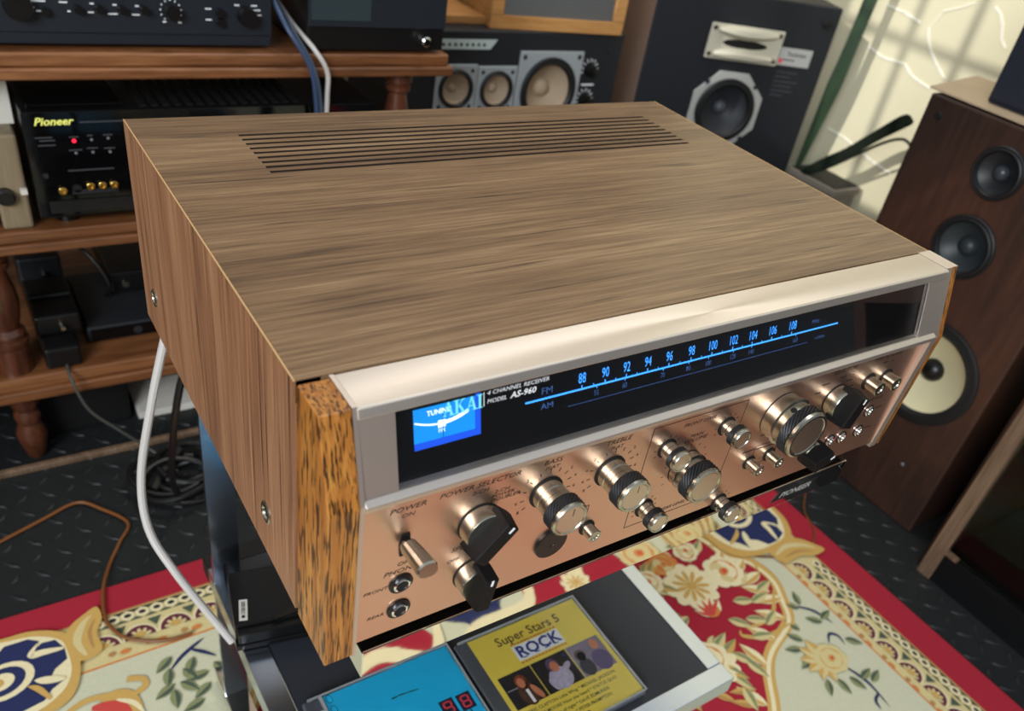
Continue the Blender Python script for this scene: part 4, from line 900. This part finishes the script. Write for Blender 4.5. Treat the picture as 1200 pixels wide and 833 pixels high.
# board and tan speaker above it
tag(MB().box(.575, .735, 1.055, 1.22, .0195, .033).build('board', TANWOOD, None, bevel=.001), 'small tan wooden board on the black three driver speaker', 'board')
ts = thing('speaker', 'small tan wooden speaker with grey grille atop the black three driver speaker', 'speaker', (.88, 1.1, .019), radians(-6), world=False)
MB().box(-.142, .135, -.072, .11, .0, .17).build('cabinet', TANWOOD, ts, bevel=.002)
MB().box(-.142, .135, -.082, -.072, .0, .022).box(-.142, .135, -.082, -.072, .150, .17).box(-.142, -.118, -.082, -.072, .022, .15).box(.111, .135, -.082, -.072, .022, .15).build('grille_frame', TANWOOD, ts, bevel=.001)
MB().box(-.118, .111, -.076, -.072, .022, .15).build('grille', mat('grey_grille_cloth', (96, 98, 98), .9, var=.5, bump=((500, 500, 500), .8, .002)), ts)
# tall black horn speaker, turned toward the camera (local x along its front)
tk = thing('speaker', 'tall black speaker with pale horn tweeter against the corner', 'speaker', (1.1145, 1.0482, FL), math.atan2(-.383, .924), world=False)
TH = .6285
MB().box(-.0012, 0, .003, .258, .003, TH - .003).build('side_veneer', mat('grey_brown_veneer', (150, 124, 108), .6, var=.1), tk)
tko = MB().box(0, .402, 0, .26, 0, TH).build('cabinet', SPKBLK, tk, bevel=.003)
HORN = mat('pale_horn_plastic', (196, 192, 174), .4)
ht, hb, hl, hr = .571, .503, .126, .290
hz = MB(); hz.prism([(hl, hb), (hr, hb), (hr, ht), (hl, ht)], 1, -.004, 0); ho = hz.build('horn_tweeter', HORN, tk, bevel=.002)
cx, cz = (hl + hr) / 2, (ht + hb) / 2
lip = MB()
for sgn in (1, -1):
    pts = []; vs = []; fs = []
    n_ = 14
    for i in range(n_ + 1):
        t = -1 + 2 * i / n_; x = cx + t * .066
        zo = cz + sgn * (.030 - .006 * t * t * 0); zi = cz + sgn * (.008 + .010 * t * t)
        yo = -.006; yi = -.020 + .010 * t * t
        vs += [(x, -.003, zo), (x, yi, zo - sgn * .004), (x, yi - .001, (zo + zi) / 2 - sgn * .001), (x, -.006, zi), (x, -.003, zi)]
    for i in range(n_):
        for j in range(4): fs.append((i * 5 + j, i * 5 + j + 1, (i + 1) * 5 + j + 1, (i + 1) * 5 + j))
    lip.add(vs, fs + [(0, 1, 2, 3, 4), tuple(n_ * 5 + j for j in (4, 3, 2, 1, 0))], 0, True)
lip.build('horn_lip', HORN, ho)
MB().prism([(cx + .050 * cos(t) , cz + .0085 * sin(t)) for t in [2 * pi * q / 20 for q in range(20)]], 1, -.0046, -.004).build('horn_throat', BLACKM, ho)
for sx_ in (hl + .009, hr - .009):
    for sz in (hb + .009, ht - .009): MB().lathe((sx_, -.004, sz), NY, [(.005, 0), (.004, .002)], 12).build('screw', NICKEL, ho)
mcx, mcz, mr = .205, .402, .067
oc = [(mcx + (.086 if k % 2 == 0 else .086) * cos(radians(22.5 + 45 * k)) * 1.0, mcz + .086 * sin(radians(22.5 + 45 * k))) for k in range(8)]
plate = MB().prism(oc, 1, -.004, 0)
GREYCONE = mat('charcoal_cone', (40, 44, 50), .55)
o = driver(tk, (mcx, -.004, mcz), NY, mr, GREYCONE, plate, mat('pale_driver_plate', (186, 188, 184), .4, .2), .22, 'midrange', mat('grey_dust_cap', (74, 78, 84), .4), deep=.40)
cut(o, [((mcx, 0, mcz), NY, mr * .775)]); cut(tko, [((mcx, 0, mcz), NY, mr * .79)])
for k in range(4):
    a = radians(45 + 90 * k); MB().lathe((mcx + .078 * cos(a), -.0042, mcz + .078 * sin(a)), NY, [(.005, 0), (.004, .002)], 12).build('screw', GREYBLK, o)
MB().lathe((.2, 0, .20), NY, [(.13, 0), (.13, .004), (.12, .006), (.10, .003)], 40).build('woofer', SURR, tk)
pl = MB().box(.292, .366, -.0012, 0, .507, .542).build('label_plate', mat('pale_label', (170, 172, 170), .5), tk)
MB().text('Technics', .0125, (.331, -.0014, .530), X, Z, sx=1.0, bold=.01).box(.300, .330, -.0015, -.0012, .5175, .5195).build('label_lettering', INK, pl)
MB().box(.294, .302, -.0015, -.0012, .511, .520).build('label_mark', mat('red_print', (200, 60, 60), .6), pl)
ib = MB()
for k, w_ in enumerate((.05, .036, .056, .044, .05, .03)): ib.box(.298, .298 + w_, -.0006, 0, .492 - k * .0095, .4945 - k * .0095)
ib.build('spec_lettering', mat('dark_grey_print', (62, 66, 72), .6), tk)
MB().lathe((.376, 0, .597), NY, [(.010, 0), (.009, .004), (.005, .005)], 20).build('grille_peg', BLACKM, tk)
# brown floor speaker, front facing -x
BX = 1.0936
bs = thing('speaker', 'dark brown wooden floor speaker with a cream coned woofer at right', 'speaker', (1.24, .265, FL))
bso = MB().box(BX, 1.40, .121, .411, FL, .109).build('cabinet', SPKWOOD, bs, bevel=.003)
cut(bso, [((BX, .268, .046), X, .0285), ((BX, .264, -.064), X, .0364), ((BX, .226, -.262), X, .0665)])
driver(bs, (BX, .268, .046), -X, .037, mat('tweeter_black', (24, 28, 32), .45), dome=.30, name='tweeter', dome_mat=mat('tweeter_dome', (52, 58, 64), .3), deep=.2)
driver(bs, (BX, .264, -.064), -X, .047, mat('mid_cone', (40, 48, 52), .45), dome=.30, name='midrange', deep=.30)
driver(bs, (BX, .226, -.262), -X, .086, CREAMCONE, dome=.22, name='woofer', dome_mat=BLACKP, deep=.28)
MB().lathe((BX, .387, .083), -X, [(.006, 0), (.005, .002)], 14).build('grille_peg', BLACKM, bs)
MB().lathe((BX, .185, -.42), -X, [(.003, 0), (.002, .002)], 10).build('scratch_mark', DIM, bs)
pp = MB(); pp.add([(1.10, .421, .112), (1.27, .452, .112), (1.30, .25, .1125), (1.095, .215, .1125)], [(0, 1, 2, 3)]); pp.add([(1.10, .421, .1145), (1.27, .452, .118), (1.30, .25, .1145), (1.095, .215, .1145)], [(0, 1, 2, 3)]); pp.add([(1.10, .421, .112), (1.095, .215, .1125), (1.095, .215, .1145), (1.10, .421, .1145), ], [(0, 1, 2, 3)]); pp.add([(1.10, .421, .112), (1.27, .452, .112), (1.27, .452, .118), (1.10, .421, .1145)], [(0, 1, 2, 3)]); pp.add([(1.27, .452, .112), (1.30, .25, .1125), (1.30, .25, .1145), (1.27, .452, .118)], [(0, 1, 2, 3)]); pp.add([(1.30, .25, .1125), (1.095, .215, .1125), (1.095, .215, .1145), (1.30, .25, .1145)], [(0, 1, 2, 3)])
tag(pp.build('cardboard_sheet', mat('pale_cardboard', (178, 158, 130), .7, var=.1)), 'pale cardboard sheet lying on the brown floor speaker', 'sheet')
ns = thing('speaker', 'small navy speaker standing on the cardboard sheet at the right edge', 'speaker', (1.21, .285, .115))
MB().box(1.135, 1.30, .175, .352, .1150, .33).build('cabinet', mat('navy_vinyl', (24, 32, 48), .35), ns, bevel=.004)
MB().box(1.131, 1.135, .180, .347, .122, .325).build('grille', mat('navy_grille', (20, 26, 40), .7, bump=((600, 600, 600), .5, .001)), ns)
# glass fronted cabinet at the right edge
gc = thing('glass_cabinet', 'dark glass fronted cabinet with wooden frame at the right edge', 'cabinet', (1.2, -.2, FL))
GX = 1.03; DKBOX = mat('dark_green_interior', (30, 38, 36), .6, var=.2)
MB().box(GX, GX + .020, .038, .0610, FL, .03).build('frame_stile', FRAMEWOOD, gc, bevel=.002)
MB().box(GX + .020, 1.40, .062, .0700, FL, .03).build('side_panel', SPKWOOD, gc)
MB().box(GX + .004, 1.40, -.50, .042, FL, -.462).build('plinth', mat('black_lacquer', (14, 15, 16), .35), gc)
MB().box(1.38, 1.40, -.50, .062, -.462, .03).build('back_panel', DKBOX, gc)
MB().box(GX + .02, 1.38, -.50, .062, -.20, -.185).build('inner_shelf', DKBOX, gc)
MB().box(GX, 1.40, -.50, .062, .03, .05).build('cabinet_top', SPKWOOD, gc)
MB().box(GX, 1.40, -.52, -.50, FL, .05).build('side_panel', SPKWOOD, gc)
MB().box(GX + .006, GX + .010, -.50, .041, -.460, .028).build('glass_door', mat('door_glass', (230, 245, 240), .02, 0, trans=1., ior=1.2), gc)
MB().box(GX - .001, GX + .006, .018, .040, -.462, -.455).build('hinge', FRAMEWOOD, gc)
# potted plant in the corner
pl = thing('potted_plant', 'potted plant with long dark mottled leaves between the horn speaker and the brown speaker', 'plant', (1.535, .83, FL))
MB().box(1.502, 1.585, .765, .895, FL, -.232).box(1.497, 1.59, .760, .90, -.245, -.228).build('planter', mat('grey_planter', (128, 122, 112), .7, var=.1), pl, bevel=.003)
LEAFM = mat('mottled_leaf', (40, 62, 40), .45, var=.55, bump=((60, 60, 20), .1, .001)); DARKLEAF = mat('dark_leaf', (24, 32, 24), .4)
def blade(P, wd, side, m, name='leaf'):
    Q = spline([tuple(q) for q in P], 6); n_ = len(Q); vs = []; fs = []; side = Vector(side).normalized()
    for i, q in enumerate(Q):
        t = i / (n_ - 1); w_ = wd * (min(1, .35 + 2.0 * t) if t < .7 else max(.05, 1 - ((t - .7) / .3) ** 2)) * (1 + .12 * sin(9 * t))
        vs += [q - side * w_ / 2, q + Vector((-.25, -.25, .1)) * w_ * .12, q + side * w_ / 2, q - Vector((-.25, -.25, .1)) * .002]
    for i in range(n_ - 1):
        for j in range(4): fs.append((i * 4 + j, i * 4 + (j + 1) % 4, (i + 1) * 4 + (j + 1) % 4, (i + 1) * 4 + j))
    fs += [(0, 1, 2, 3), tuple((n_ - 1) * 4 + j for j in (3, 2, 1, 0))]
    return MB().add(vs, fs, 0, True).build(name, m, pl)
blade([(1.53, .902, -.243), (1.53, .889, -.106), (1.53, .880, .005), (1.53, .873, .133), (1.53, .868, .26), (1.52, .86, .38)], .030, (.5, -.8, 0), LEAFM)
blade([(1.50, .875, -.240), (1.50, .83, -.20), (1.50, .781, -.158), (1.50, .716, -.086), (1.47, .655, -.035), (1.44, .62, -.022)], .026, (0, .5, .8), DARKLEAF)
MB().tube([(1.50, .87, -.24), (1.50, .80, -.19), (1.49, .70, -.10), (1.46, .64, -.065), (1.43, .60, -.06)], .003, 8).build('stem', DARKLEAF, pl)
MB().box(1.503, 1.584, .766, .894, -.231, -.226).build('soil', BLACKM, pl)
for o in bpy.data.objects:
    if 'wl' in o: del o['wl']
